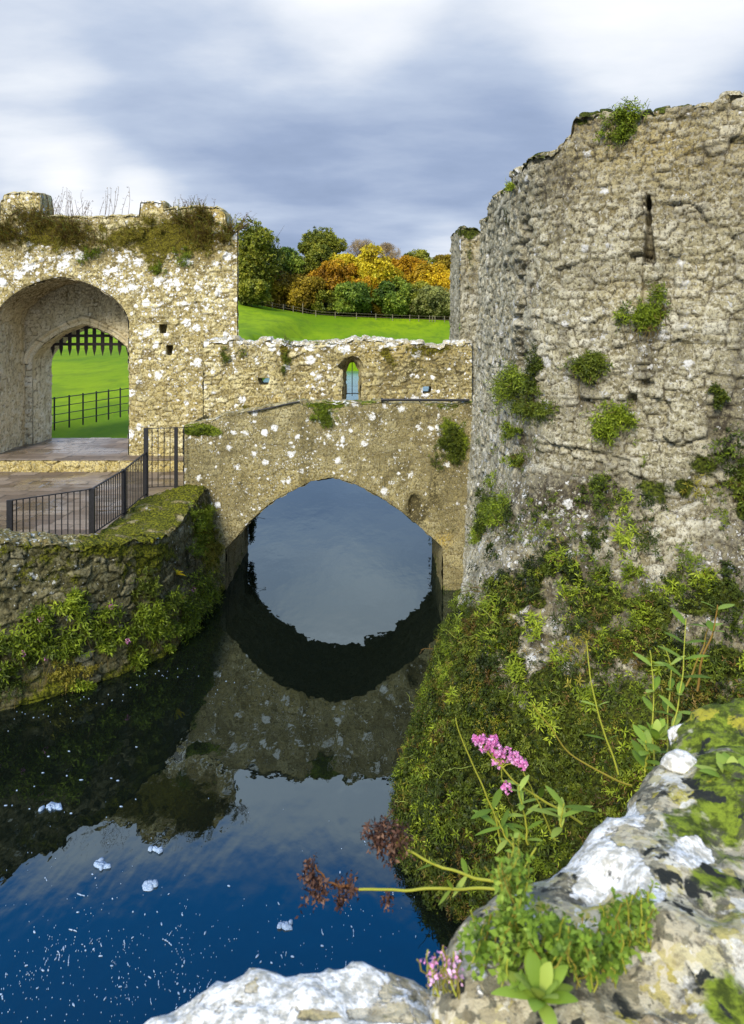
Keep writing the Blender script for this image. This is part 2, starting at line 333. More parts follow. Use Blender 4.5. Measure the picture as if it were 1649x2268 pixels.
def masonry(name, tones, mortar, speck=0.55, lich_scale=3.4, lich_col=(0.86, 0.86, 0.83), lich_r=0.46, moss_cols=((0.030, 0.045, 0.006), (0.16, 0.20, 0.012)),
            stain_shade=(0.055, 0.045, 0.022), fine=26.0, bd=0.018, crust=(0.50, 0.47, 0.38), crust_amt=0.5):
    b = NB(name); A = b.attr('A'); B = b.attr('B')
    base = b.ramp(A[0], [(0.0, tones[0]), (0.35, tones[1]), (0.7, tones[2]), (1.0, tones[3])])
    big = b.noise(1.3, 4, 0.55); base = b.mix(b.S(big, 0.42, 0.66), base, tones[1])
    base = b.mix(b.M('MULTIPLY', B[2], 0.85, True), base, (0.46, 0.33, 0.07))               # ochre algae
    base = b.mix(b.M('MULTIPLY', A[1], b.S(b.noise(6.0, 3), 0.25, 0.50, 0.45, 1.0)), base, mortar)
    f1 = b.noise(fine, 5, 0.72, vec=b.vec((1, 1, 0.8))); f2 = b.noise(fine * 0.55, 5, 0.72)
    base = b.mix(b.M('MULTIPLY', b.S(f1, 0.52, 0.40), speck), base, stain_shade)                      # pits and dark crust
    base = b.mix(b.M('MULTIPLY', b.S(f2, 0.50, 0.60), crust_amt), base, crust)                  # pale weathered crust
    st = b.S(b.noise(2.3, 5, 0.6, vec=b.vec((1, 1, 0.35), loc=(3, 1, 0))), 0.50, 0.72)
    base = b.mix(b.M('MULTIPLY', b.M('ADD', b.M('MULTIPLY', st, 0.62), B[1]), b.S(f2, 0.30, 0.62), True), base, stain_shade)  # streaks and stains, plus recess shade painted through the dark mask
    # round crustose lichens, some merged
    vw = b.vec((1, 1, 1), warp=0.13, ws=14.0); lown = b.S(b.noise(1.1, 4, 0.6, b.vec(loc=(9, 4, 2))), 0.36, 0.60, 0.65, 1.75)
    lich = None
    for sc, k, rr in ((lich_scale, 1.0, lich_r), (lich_scale * 2.1, 0.8, lich_r * 0.9), (lich_scale * 4.6, 1.0, lich_r * 0.85)):
        vo = b.vor(sc, vw); cs = b.N.new('ShaderNodeSeparateColor'); b.L.new(vo.outputs['Color'], cs.inputs[0])
        thr = b.M('SUBTRACT', 1.0, b.M('MULTIPLY', b.M('MULTIPLY', B[0], k), lown))
        rad = b.M('MULTIPLY', b.S(cs.outputs[0], thr, b.M('ADD', thr, 0.35)), rr)
        rad = b.M('MULTIPLY', rad, b.S(cs.outputs[1], 0.0, 1.0, 0.35, 1.15)); q = b.S(b.M('SUBTRACT', rad, b.M('ADD', vo.outputs['Distance'], b.M('MULTIPLY', b.M('SUBTRACT', f1, 0.5), 0.9))), 0.0, 0.07)
        lich = q if lich is None else b.M('MAXIMUM', lich, q)
    lich = b.M('MULTIPLY', lich, b.S(f2, 0.36, 0.46))
    lc = b.mix(b.S(f1, 0.42, 0.62), tuple(0.72 * c for c in lich_col), lich_col)
    base = b.mix(lich, base, lc)
    mn = b.M('ADD', A[2], b.M('MULTIPLY', b.M('SUBTRACT', b.noise(3.5, 6, 0.7), 0.5), 1.5))
    mossm = b.M('MULTIPLY', b.S(mn, 0.42, 0.62), b.S(A[2], 0.02, 0.15))
    mc = b.mix(b.S(b.noise(26, 4, 0.7), 0.38, 0.66), moss_cols[0], moss_cols[1])
    base = b.mix(mossm, base, mc)
    hgt = b.M('ADD', b.M('MULTIPLY', f1, 0.7), b.M('ADD', b.M('MULTIPLY', f2, 0.8), b.M('MULTIPLY', lich, 0.25)))
    hgt = b.M('ADD', hgt, b.M('MULTIPLY', mossm, 0.8))
    return b.done(b.bsdf(base, 0.93, hgt, bd, 1.0, 0.15))
def plain(name, col, rough=0.6, var=0.25, scale=12, metal=0.0, bump=0.004, spec=0.4):
    b = NB(name); n = b.noise(scale, 5, 0.6)
    c = b.mix(b.S(n, 0.35, 0.7), tuple(x * (1 - var) for x in col), tuple(min(1, x * (1 + var)) for x in col))
    return b.done(b.bsdf(c, rough, n, bump, 1.0, spec, Metallic=metal))
def foliage(name, cols, trans=0.3, var=0.5):
    b = NB(name); A = b.attr('A'); n = b.noise(3.0, 3)
    c = b.ramp(b.M('ADD', A[0], b.M('MULTIPLY', b.M('SUBTRACT', n, 0.5), 0.25)), [(i / (len(cols) - 1), x) for i, x in enumerate(cols)])
    g = b.N.new('ShaderNodeHueSaturation'); b.L.new(c, g.inputs['Color']); b.L.new(b.M('ADD', 1 - var / 2, b.M('MULTIPLY', A[1], var)), g.inputs['Value'])
    p = b.bsdf(g.outputs[0], 0.55, None, spec=0.25)
    t = b.N.new('ShaderNodeBsdfTranslucent'); b.L.new(g.outputs[0], t.inputs['Color'])
    mx = b.N.new('ShaderNodeMixShader'); mx.inputs[0].default_value = trans; b.L.new(p, mx.inputs[1]); b.L.new(t.outputs[0], mx.inputs[2])
    return b.done(mx.outputs[0])

# ---------------------------------------------------------------- plants
def unit(v): return v / (np.linalg.norm(v, axis=-1)[..., None] + 1e-9)
def sprigs(S, C, D, L, k, ll, lw, rng, spread=0.9, hue=0.5, hvar=0.35, droop=0.2):
    """N shoots from points C along D, each with k lance-shaped leaves; ll, lw leaf length and width"""
    C = np.asarray(C, float); N = len(C)
    if N == 0: return
    D = unit(np.asarray(D, float)); L = np.broadcast_to(L, (N,))
    r = rng.normal(size=(N, 3)); a = unit(np.cross(D, r)); b = np.cross(D, a)
    j = np.arange(k); ang = j * 2.4 + rng.uniform(0, 6.28, (N, 1)) + rng.normal(0, 0.3, (N, k))
    t = (0.15 + 0.85 * (j + 0.5) / k) + rng.normal(0, 0.05, (N, k))
    pos = C[:, None] + D[:, None] * (L[:, None] * t)[..., None]; pos[..., 2] -= droop * (L[:, None] * t * t) * 0.6
    rad = np.cos(ang)[..., None] * a[:, None] + np.sin(ang)[..., None] * b[:, None]
    d = unit(D[:, None] * (1 - spread * (1.15 - t))[..., None] + rad * (spread)); d[..., 2] -= droop * 0.5; d = unit(d)
    size = rng.uniform(0.65, 1.25, (N, k)) * np.broadcast_to(ll, (N,))[:, None] * (1.15 - 0.45 * t)
    wd = size * (lw / ll) if np.ndim(ll) == 0 else size * lw
    side = unit(np.cross(d, D[:, None] + 0.5 * rng.normal(size=(N, k, 3)))); up = np.cross(side, d)
    base = pos; tip = pos + d * size[..., None] - up * (0.15 * size)[..., None]
    mid = pos + d * (0.48 * size)[..., None] + up * (0.08 * size)[..., None]
    V = np.stack([base, mid + side * wd[..., None] * 0.5, tip, mid - side * wd[..., None] * 0.5], 2).reshape(-1, 3)
    Fc = np.arange(len(V)).reshape(-1, 4)
    hu = np.clip(np.broadcast_to(hue, (N,))[:, None] + hvar * (rng.random((N, 1)) - 0.5) * 1.4 + hvar * 0.4 * (rng.random((N, k)) - 0.5), 0, 1)
    A = np.stack([hu, rng.random((N, k)), np.broadcast_to(t, (N, k))], -1)
    S.add(V, Fc, np.repeat(A.reshape(-1, 3), 4, 0))
def blade(S, p0, d0, length, width, bend=(0, 0, -1), k=0.4, n=7, A=(0.5, 0.5, 0), side=None, fold=0.12):
    """one modelled leaf: a folded, curved strip with a rib"""
    p0 = np.array(p0, float); d0 = unit(np.array(d0, float)); bend = np.array(bend, float)
    sd = unit(np.cross(d0, bend)) if side is None else unit(np.array(side, float))
    t = np.linspace(0, 1, n); c = p0 + np.outer(t * length, d0) + np.outer(k * length * t * t, bend)
    wv = width * 0.5 * np.sin(np.pi * np.clip(t * 0.93 + 0.05, 0, 1)) ** 0.8
    T = unit(np.gradient(c, axis=0)); nn = np.cross(sd, T)
    P = np.stack([c - sd * wv[:, None] + nn * (fold * wv)[:, None], c, c + sd * wv[:, None] + nn * (fold * wv)[:, None]], 1)
    S.grid(P, np.broadcast_to(np.array(A, float), (n, 3, 3)).copy())
def curve3(p0, p1, sag=(0, 0, 0), n=9, wob=0.0, rng=None):
    t = np.linspace(0, 1, n)[:, None]; p0 = np.array(p0, float); p1 = np.array(p1, float)
    c = p0 * (1 - t) + p1 * t + np.array(sag, float) * 4 * t * (1 - t)
    if wob: c[1:-1] += rng.normal(0, wob, (n - 2, 3))
    return c
# ---------------------------------------------------------------- stone kinds
M_TAN = masonry('tan_rubble_stone', [(0.17, 0.13, 0.05), (0.37, 0.30, 0.12), (0.53, 0.45, 0.20), (0.66, 0.59, 0.34)], (0.075, 0.055, 0.025), speck=0.85, lich_scale=3.2, stain_shade=(0.060, 0.048, 0.02), crust=(0.62, 0.56, 0.36), moss_cols=((0.035, 0.030, 0.006), (0.16, 0.14, 0.012)))
M_BRIDGE = masonry('rendered_bridge_stone', [(0.24, 0.195, 0.085), (0.31, 0.26, 0.115), (0.38, 0.32, 0.145), (0.44, 0.385, 0.20)], (0.13, 0.10, 0.05), speck=0.95, lich_r=0.36, lich_scale=4.6, stain_shade=(0.06, 0.05, 0.022), fine=36, crust=(0.62, 0.57, 0.36))
M_GREY = masonry('grey_rubble_stone', [(0.18, 0.155, 0.085), (0.33, 0.30, 0.185), (0.46, 0.425, 0.29), (0.60, 0.57, 0.44)], (0.07, 0.058, 0.04), speck=0.75, lich_scale=4.5, lich_col=(0.70, 0.69, 0.64), lich_r=0.36,
                 stain_shade=(0.055, 0.045, 0.03), fine=34, crust=(0.66, 0.63, 0.50), crust_amt=0.6, moss_cols=((0.014, 0.018, 0.004), (0.085, 0.105, 0.010)), bd=0.03)
M_DAMP = masonry('mossy_damp_stone', [(0.06, 0.052, 0.02), (0.12, 0.105, 0.042), (0.19, 0.165, 0.075), (0.34, 0.30, 0.18)], (0.025, 0.022, 0.010), speck=0.8, lich_scale=4.5, lich_col=(0.68, 0.68, 0.60), lich_r=0.32,
                 stain_shade=(0.022, 0.022, 0.010), crust=(0.34, 0.31, 0.17), crust_amt=0.55, moss_cols=((0.022, 0.026, 0.004), (0.17, 0.17, 0.010)))
M_ARCH = masonry('pale_gate_stone', [(0.54, 0.46, 0.28), (0.68, 0.60, 0.39), (0.76, 0.68, 0.47), (0.80, 0.73, 0.54)], (0.17, 0.14, 0.08), speck=0.35, lich_scale=5, stain_shade=(0.12, 0.09, 0.04), crust=(0.56, 0.50, 0.36), crust_amt=0.3)
M_COPE = masonry('lichen_crusted_coping', [(0.30, 0.25, 0.14), (0.40, 0.35, 0.22), (0.50, 0.46, 0.34), (0.6, 0.57, 0.48)], (0.2, 0.17, 0.1), speck=0.5, lich_scale=6, lich_r=0.5)
M_IRON = plain('black_painted_iron', (0.012, 0.012, 0.014), 0.45, 0.4, 30, bump=0.001, spec=0.5)
M_RUST = plain('dark_weathered_wood', (0.018, 0.012, 0.010), 0.7, 0.4, 20)

# ---------------------------------------------------------------- water, ground
def water_mat():
    b = NB('dark_moat_water')
    v1 = b.vec((1.0, 0.45, 1.0)); n1 = b.noise(1.6, 3, 0.5, v1); n2 = b.noise(9.0, 2, 0.5, b.vec((1.0, 0.6, 1.0)))
    h = b.M('ADD', b.M('MULTIPLY', n1, 1.0), b.M('MULTIPLY', n2, 0.06))
    sx = b.N.new('ShaderNodeSeparateXYZ'); b.L.new(b.tc.outputs['Object'], sx.inputs[0])
    far = b.S(sx.outputs['Y'], 31.0, 42.0); h = b.M('ADD', h, b.M('MULTIPLY', b.M('MULTIPLY', b.noise(1.1, 4, 0.6, b.vec((0.35, 1.0, 1.0))), far), 22.0))
    bp = b.N.new('ShaderNodeBump'); bp.inputs['Strength'].default_value = 0.35; bp.inputs['Distance'].default_value = 0.03; b.L.new(h, bp.inputs['Height'])
    gl = b.N.new('ShaderNodeBsdfGlossy'); gl.inputs['Roughness'].default_value = 0.015; b.L.new(b.M('ADD', 0.012, b.M('MULTIPLY', b.S(sx.outputs['Y'], 30.0, 50.0), 0.30)), gl.inputs['Roughness']); gl.inputs['Color'].default_value = (0.72, 0.90, 1.0, 1); b.L.new(bp.outputs[0], gl.inputs['Normal'])
    df = b.N.new('ShaderNodeBsdfDiffuse'); df.inputs['Color'].default_value = (0.004, 0.006, 0.004, 1)
    fr = b.N.new('ShaderNodeFresnel'); fr.inputs['IOR'].default_value = 1.55; b.L.new(bp.outputs[0], fr.inputs['Normal'])
    fac = b.M('ADD', b.M('MULTIPLY', fr.outputs[0], 1.28), 0.01, True)
    mx = b.N.new('ShaderNodeMixShader'); b.L.new(fac, mx.inputs[0]); b.L.new(df.outputs[0], mx.inputs[1]); b.L.new(gl.outputs[0], mx.inputs[2])
    return b.done(mx.outputs[0])
def grass_mat():
    b = NB('meadow_grass')
    n = b.noise(0.06, 4, 0.6); n2 = b.noise(0.9, 5, 0.65, b.vec((1, 0.3, 1))); n3 = b.noise(14, 3, 0.6)
    c = b.mix(b.S(n, 0.35, 0.65), (0.108, 0.205, 0.002), (0.20, 0.30, 0.002))
    c = b.mix(b.M('MULTIPLY', b.S(n2, 0.45, 0.7), 0.6), c, (0.075, 0.165, 0.004))
    c = b.mix(b.M('MULTIPLY', b.S(n3, 0.50, 0.72), 0.4), c, (0.26, 0.30, 0.02)); c = b.mix(b.M('MULTIPLY', b.S(b.noise(0.35, 5, 0.7, b.vec((1, 0.5, 1), loc=(4, 4, 4))), 0.48, 0.66), 0.55), c, (0.085, 0.15, 0.008)); c = b.mix(b.M('MULTIPLY', b.S(b.noise(3.0, 5, 0.7, b.vec((1, 0.4, 1))), 0.55, 0.7), 0.3), c, (0.20, 0.22, 0.03))
    lf = b.vor(1.6, b.vec((1, 0.5, 1), warp=0.3)); l2 = b.S(lf.outputs['Distance'], 0.075, 0.045)
    c = b.mix(b.M('MULTIPLY', l2, b.M('MULTIPLY', b.S(b.noise(0.10, 2, 0.5, b.vec(loc=(30, 4, 0))), 0.52, 0.62), 0.8)), c, (0.45, 0.36, 0.05))
    return b.done(b.bsdf(c, 0.9, b.M('ADD', n3, n2), 0.05, 0.8, 0.1))
M_WATER = water_mat(); M_GRASS = grass_mat()

S = Sheets()
gx, gy = np.meshgrid(np.linspace(-70, 90, 41), np.linspace(-12, 112, 36)); S.grid(np.stack([gx, gy, 0 * gx], -1))
water = tag(S.build('water', M_WATER), kind='structure', label='dark still moat water with white foam flecks')

def crest_z(a):            # a = x / y
    u = CX + a * F
    v = np.interp(u, [-300, 100, 190, 300, 420, 527, 600, 690, 780, 850, 1000, 1100, 1500], [745, 744, 742, 715, 685, 664, 680, 695, 702, 706, 711, 714, 730])
    return H - (v - VH) * 140.0 / F
def land_z(x, y):
    y_ = np.maximum(y, 1.0); a = x / y_
    bank = np.interp(y, [20, 25, 30, 50, 90, 97, 400], [-4.6, -4.9, -5.4, -7.2, -11.0, 60, 60])       # land lies left of this line
    ins = ss(0.0, 3.0, bank - x)
    ins = np.where(y > 95, np.maximum(ins, ss(95, 99, y)), ins)
    near = 2.0 + 0 * x
    hc = crest_z(a)
    t = np.clip((y - 99) / 41.0, 0, 1)
    far = np.where(x < bank, 1, 0) * 0 + 0.35 + (hc - 0.35) * (t * 0.75 + 0.25 * t * t)
    left = near + (hc - near) * np.clip((y - 40) / 100.0, 0, 1) ** 1.5
    wl = ss(-9, -14, x)
    z = np.where(y > 98, far * (1 - wl) + left * wl, np.where(x < bank + 0.0, 0.4 + (left - 0.4) * np.maximum(wl, ss(0, 4.0, bank - x) * 0.8), 0.35))
    beyond = np.clip((y - 140) / 60.0, 0, 1)
    z = np.where(y > 140, hc - 1.5 * beyond, z)
    z = z + 0.10 * vnoise(x * 0.12, y * 0.12, 0, 4) * ss(40, 90, y) * 3
    return ins * z - (1 - ins) * 0.8
ys = np.unique(np.r_[np.linspace(27.7, 60, 80), np.linspace(60, 92, 50), np.linspace(92, 104, 40), np.linspace(104, 146, 60), np.linspace(146, 420, 24)])
av = np.linspace(-1.4, 1.4, 260)
Y, Aa = np.meshgrid(ys, av, indexing='ij'); X = Y * Aa
S = Sheets(); S.grid(np.stack([X, Y, land_z(X, Y)], -1))
meadow = tag(S.build('meadow', M_GRASS), kind='structure', label='bright green meadow rising beyond the moat')

# flagstone terrace in front of the gate, and the raised paving under the arch
def flag_mat():
    b = NB('wet_flagstones'); A = b.attr('A')
    c = b.ramp(A[0], [(0, (0.10, 0.070, 0.045)), (0.4, (0.145, 0.105, 0.07)), (0.75, (0.185, 0.14, 0.10)), (1, (0.23, 0.18, 0.13))])
    n = b.noise(14, 5, 0.65); c = b.mix(b.M('MULTIPLY', b.S(n, 0.45, 0.7), 0.45), c, (0.10, 0.075, 0.05))
    c = b.mix(A[1], c, (0.055, 0.045, 0.03))
    wet = b.S(b.noise(0.55, 3, 0.5, b.vec(loc=(2.2, 0.8, 0))), 0.40, 0.60)
    r = b.M('SUBTRACT', 0.62, b.M('MULTIPLY', wet, 0.42)); return b.done(b.bsdf(c, r, n, 0.006, 0.7, 0.6))
M_FLAG = flag_mat()
def paving(S, x0, x1, y0, y1, z, seed, clip=None, ds=0.035):
    xs = np.arange(x0, x1 + ds, ds); yv = np.arange(y0, y1 + ds, ds); X, Y = np.meshgrid(xs, yv)
    e, r, _t = stones(X + 0.03 * vnoise(X * 2, Y * 2, 0, 5), Y, 0.72, 0.42, seed, 0.3, 0.1, 6.0)
    Z = z + 0.012 * ss(0, 0.10, e) + 0.02 * (r - 0.5) + 0.006 * fbm(np.stack([X, Y, 0 * X], -1), 8, 3)
    keep = None
    if clip is not None: sd, _, _ = poly_sd(X, Y, clip); keep = (sd[:-1, :-1] < 0)
    S.grid(np.stack([X, Y, Z], -1), np.stack([r, 1 - ss(0.01, 0.07, e), 0 * r], -1), None, keep)
TZ, UZ = 1.70, 2.04
S = Sheets()
paving(S, -15.5, -4.3, 12.2, 23.62, TZ, 31, clip=[(-15.5, 12.3), (-8.2, 12.3), (-6.8, 13.4), (-5.55, 14.85), (-5.3, 17.9), (-4.4, 18.6), (-4.3, 23.7), (-15.5, 23.7)])
terrace = tag(S.build('pavement', M_FLAG), kind='structure', label='wet brown flagstone terrace behind the railing')
S = Sheets()
paving(S, -15.5, -4.6, 23.62, 28.0, UZ, 37)
tag(S.build('path', M_FLAG), kind='structure', label='raised stone paving running under the gate arch')
S = Sheets()
flat_wall(S, -15.5, -4.6, 23.6, TZ - 0.02, UZ + 0.015, 0.025, (0, -1, 0), w=0.5, h=0.34, depth=0.03, seed=44, attr=lambda u, v, P, e, r: (0 * r + 0.12, 0 * r, 0 * r, 0 * r + 0.3, 0))
tag(S.build('step', M_TAN), kind='structure', label='long low stone step before the gate')

# ---------------------------------------------------------------- arches
def pointed(xc, half, zs, rise, n=28, z0=None, sharp=0.25):
    t = np.sin(np.linspace(-math.pi / 2, math.pi / 2, 2 * n + 1)); x = xc + half * t
    z = zs + rise * ((1 - sharp) * np.sqrt(np.maximum(0, 1 - t * t)) + sharp * (1 - np.abs(t)))
    p = list(zip(x, z))
    if z0 is not None: p = [(xc - half, z0)] + p + [(xc + half, z0)]
    return p
def reveal(S, front, back, y0, y1, out_sign, step=0.05, y_first=0.0, **k):
    """the inside faces of an opening, from the outline at y0 to the outline at y1"""
    fr = resample(front, step); n = len(fr); bk = resample_n(back, n)
    A3 = np.stack([fr[:, 0], np.full(n, y0 + y_first), fr[:, 1]], 1); B3 = np.stack([bk[:, 0], np.full(n, y1), bk[:, 1]], 1)
    loft(S, A3, B3, step, out_sign, **k)

# ---------------------------------------------------------------- the stone bridge
zc = lambda p: [(XU(395.8 + 0, 1), 0)]
def ovb(x, y): return (600 * .6596 + x * .4, 1300 * .6596 + y * .4)     # enlarged bridge view -> picture units
YB = 18.2
arch_px = [(262, 893), (290, 866), (330, 820), (390, 748), (450, 690), (530, 628), (620, 578), (730, 523), (855, 498), (960, 530), (1060, 575), (1150, 630), (1240, 692), (1320, 760), (1380, 812), (1430, 855), (1462, 890)]
archF = []
for q in arch_px:
    u, v = ovb(*q); archF.append((XU(u, YB), ZV(v, YB)))
archF = [(archF[0][0], -0.5)] + archF + [(archF[-1][0] + 0.02, -0.5)]
back_px = [(385, 1085), (400, 1110), (430, 1150), (490, 1215), (530, 1255), (562, 1288), (600, 1308), (655, 1325), (662, 1358), (700, 1365), (715, 1402), (760, 1410), (830, 1420), (930, 1424), (1030, 1420), (1035, 1385), (1100, 1370), (1195, 1355), (1205, 1300), (1240, 1285), (1275, 1270), (1282, 1240), (1335, 1220), (1342, 1185), (1372, 1160), (1404, 1140)]
YBB = 21.4
archB = []
for q in back_px:
    u, v = ovb(*q); archB.append((XU(u, YBB), (v - VH) * YBB / F - H))
archB = [(archB[0][0], -0.5)] + archB + [(archB[-1][0], -0.5)]
par_px = [(400, 948), (412, 941), (456, 930), (500, 918), (556, 908), (612, 896), (668, 888.5), (760, 891), (860, 893), (1045, 894)]
par_x = [XU(a, YB) for a, _ in par_px]; par_z = [ZV(b, YB) for _, b in par_px]
def par_top(x): return np.interp(x, par_x, par_z) + ragged(x, 0.05, 5, 0.4)
def at_bridge(u, v, P, e, r):
    z = P[..., 2]; x = P[..., 0]
    moss = uvmask(u, v, [(460, 955, 60, 16, 0.9), (430, 950, 30, 14, 0.8), (720, 900, 60, 14, 0.6), (1010, 985, 55, 60, 0.8), (990, 920, 60, 40, 0.35), (920, 1130, 30, 45, 0.1), (1005, 1180, 30, 40, 0.4)]) + ss(0.5, 0.0, z) * 0.5
    moss = moss + ss(0.22, 0.0, par_top(x) - z) * 0.35
    lich = 0.36 + uvmask(u, v, [(440, 975, 50, 14, 0.5), (540, 960, 60, 25, 0.20), (620, 1020, 170, 70, 0.24), (760, 960, 130, 50, 0.25), (950, 970, 120, 60, 0.26), (520, 1120, 60, 90, 0.15), (1080, 900, 300, 10, 0.3)])
    lich = lich * ss(0.9, 2.0, z)
    dark = uvmask(u, v, [(920, 1130, 24, 38, 1.6), (1000, 1080, 60, 130, 0.42), (470, 1000, 60, 90, 0.15), (620, 985, 160, 22, 0.14), (905, 920, 160, 30, 0.3), (540, 1100, 60, 60, 0.25), (900, 1010, 170, 90, 0.30), (460, 1080, 60, 120, 0.3), (700, 960, 60, 60, 0.2)]) + 0.20 + ss(0.9, 0.0, z) * 0.55
    warm = uvmask(u, v, [(985, 1195, 22, 18, 1.0), (650, 1080, 200, 60, 0.25), (600, 890, 14, 8, 1)])
    # a torn root hole in the spandrel on the right
    sd = np.hypot((u - 918) / 16, (v - 1120) / 26) + 0.5 * vnoise(u * 0.08, v * 0.08, 0, 3)
    add = -0.12 * ss(1.1, 0.5, sd)
    # ring of roughly dressed voussoirs, slightly proud
    return moss, lich, dark, warm, add
BR = dict(w=0.30, h=0.15, depth=0.008, seed=21, attr=at_bridge, rough=0.018, offs=0.010)
bridge = empty('stone_bridge', (-1.0, YB, 0), 'tan lichen-spotted stone bridge with a pointed arch over the moat', 'bridge')
S = Sheets()
flat_wall(S, -4.46, 2.62, YB, -0.35, par_top, 0.026, (0, -1, 0), holes=[archF], **BR)
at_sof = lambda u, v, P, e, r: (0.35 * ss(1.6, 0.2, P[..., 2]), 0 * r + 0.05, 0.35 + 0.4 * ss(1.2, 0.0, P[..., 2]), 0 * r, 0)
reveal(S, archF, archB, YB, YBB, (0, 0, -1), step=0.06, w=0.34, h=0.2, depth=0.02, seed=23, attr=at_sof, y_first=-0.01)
xs = np.linspace(-5.0, 2.7, 180)
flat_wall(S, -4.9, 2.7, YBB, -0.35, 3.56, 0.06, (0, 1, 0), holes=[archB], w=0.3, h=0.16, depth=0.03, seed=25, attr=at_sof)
S.build('arch_wall', M_BRIDGE, bridge)
S = Sheets()
at_cap = lambda u, v, P, e, r: (0.40 + 0.3 * vnoise(P[..., 0] * 1.2, 0, 0, 8), 0 * r + 0.55, 0 * r + 0.05, 0 * r + 0.1, 0)
xs = np.linspace(-4.46, 2.62, 280)
coping(S, np.stack([xs, 0 * xs + YB - 0.01, par_top(xs) + 0.0], 1), np.stack([xs, 0 * xs + YB + 0.40, par_top(xs) + 0.0], 1), w=0.4, h=0.5, depth=0.015, seed=27, attr=at_cap, lift=0.03)
flat_wall(S, -4.46, 2.62, YB + 0.40, 3.3, lambda x: np.maximum(par_top(x), 3.35), 0.06, (0, 1, 0), w=0.3, h=0.15, depth=0.02, seed=29, attr=at_cap)
S.build('parapet_coping', M_BRIDGE, bridge)
S = Sheets(); paving(S, -4.4, 2.5, YB + 0.36, 20.9, 3.45, 33, ds=0.06); S.build('deck', M_FLAG, bridge)
S = Sheets()     # the end of the bridge on the terrace side
yy = np.linspace(YB, 20.9, 60); loft(S, np.stack([0 * yy - 4.45, yy, 0 * yy + 1.5], 1), np.stack([0 * yy - 4.45, yy, 0 * yy + 3.84], 1), 0.05, (-1, 0, 0), w=0.3, h=0.15, seed=30, attr=at_cap)
S.build('end_wall', M_BRIDGE, bridge)

# ---------------------------------------------------------------- curtain wall with the narrow window
YC = 20.8
def cur_top(x):
    u = CX + x * F / YC
    v = np.interp(u, [440, 457, 470, 500, 528, 560, 625, 640, 680, 740, 765, 782, 800, 830, 900, 960, 1000, 1060], [762, 760, 750, 752, 753, 756, 757, 762, 764, 757, 751, 748, 755, 757, 760, 764, 762, 755])
    return ZV(v, YC) + ragged(x, 0.09, 12, 0.28)
def at_cur(u, v, P, e, r):
    z = P[..., 2]; tp = cur_top(P[..., 0]) - z
    moss = uvmask(u, v, [(630, 790, 22, 45, 0.7), (740, 775, 60, 20, 0.35), (900, 800, 130, 40, 0.40), (960, 770, 70, 20, 0.5), (500, 770, 30, 20, 0.3), (830, 880, 200, 8, 0.3), (560, 900, 100, 10, 0.5), (855, 780, 20, 25, 0.5)])
    lich = 0.36 + uvmask(u, v, [(530, 800, 60, 40, 0.30), (610, 765, 60, 10, 0.5), (700, 762, 50, 12, 0.4), (860, 765, 140, 9, 0.7), (500, 850, 60, 60, 0.12), (690, 820, 60, 40, 0.1)])
    dark = 0.06 + uvmask(u, v, [(900, 830, 140, 60, 0.50), (560, 780, 60, 30, 0.12), (745, 785, 45, 22, 0.40), (1000, 800, 50, 60, 0.35)])
    warm = uvmask(u, v, [(614, 884, 9, 7, 2.0), (900, 780, 150, 40, 0.35)])
    dressed = ss(1.2, 0.7, np.maximum(np.abs(u - 783) / 27, np.abs(v - 850) / 52)); lich = lich * (1 - 0.7 * dressed)
    return moss, lich, dark, warm, 0.012 * dressed
def ovw(x, y): return (395.8 + .4 * x, 395.8 + .4 * y)
def tox(px, d): return [(XU(ovw(*q)[0], d), ZV(ovw(*q)[1], d)) for q in px]
winF = tox([(905, 1300), (912, 1060), (888, 1048), (880, 1040), (905, 1008), (945, 986), (962, 980), (1000, 992), (1018, 1020), (1026, 1046), (1012, 1062), (1008, 1300)], YC)
YW = 21.28
winB = tox([(927, 1300), (927, 1085), (927, 1070), (930, 1062), (938, 1040), (950, 1020), (962, 1012), (974, 1020), (988, 1042), (997, 1062), (998, 1080), (998, 1300)], YW)
holeL = tox([(437, 1103), (508, 1103), (494, 1142), (450, 1142)], YC); holeR = tox([(1352, 1150), (1402, 1150), (1396, 1188), (1354, 1190)], YC)
CU = dict(w=0.27, h=0.125, depth=0.030, seed=41, attr=at_cur, rough=0.02, offs=0.04)
curtain = empty('curtain_wall', (-1.0, YC, 3.5), 'low ruined stone wall with a narrow barred window above the bridge', 'stone wall')
S = Sheets()
flat_wall(S, -4.55, 2.70, YC, 3.5, cur_top, 0.026, (0, -1, 0), holes=[winF, holeL, holeR], **CU)
at_in = lambda u, v, P, e, r: (0.1 + 0 * r, 0 * r + 0.1, 0 * r + 0.15, 0 * r, 0)
reveal(S, winF, winB, YC, YW, (0, 0, -1), step=0.035, w=0.2, h=0.2, depth=0.012, seed=43, attr=at_in)
for hp in (holeL, holeR):
    hq = list(hp) + [hp[0]]; c = np.mean(np.array(hp), 0); reveal(S, hq, [tuple(c + (np.array(q) - c) * 0.8) for q in hq], YC, 21.38, (0, 0, 1), step=0.04, w=0.2, h=0.2, depth=0.005, seed=47, attr=at_in)
hb = []
for hp in (holeL, holeR): c = np.mean(np.array(hp), 0); hb.append([tuple(c + (np.array(q) - c) * 0.8) for q in hp])
flat_wall(S, -4.7, 2.75, 21.39, 3.5, cur_top, 0.035, (0, 1, 0), holes=[winB] + hb, w=0.27, h=0.13, depth=0.02, seed=49, attr=at_in)
yy = np.linspace(YC, 21.39, 20)
loft(S, np.stack([0 * yy - 4.55, yy, 0 * yy + 1.6], 1), np.stack([0 * yy - 4.55, yy, 0 * yy + float(cur_top(np.array([-4.5]))[0])], 1), 0.04, (-1, 0, 0), w=0.27, h=0.13, seed=48, attr=at_in)
S.build('wall_face', M_TAN, curtain)
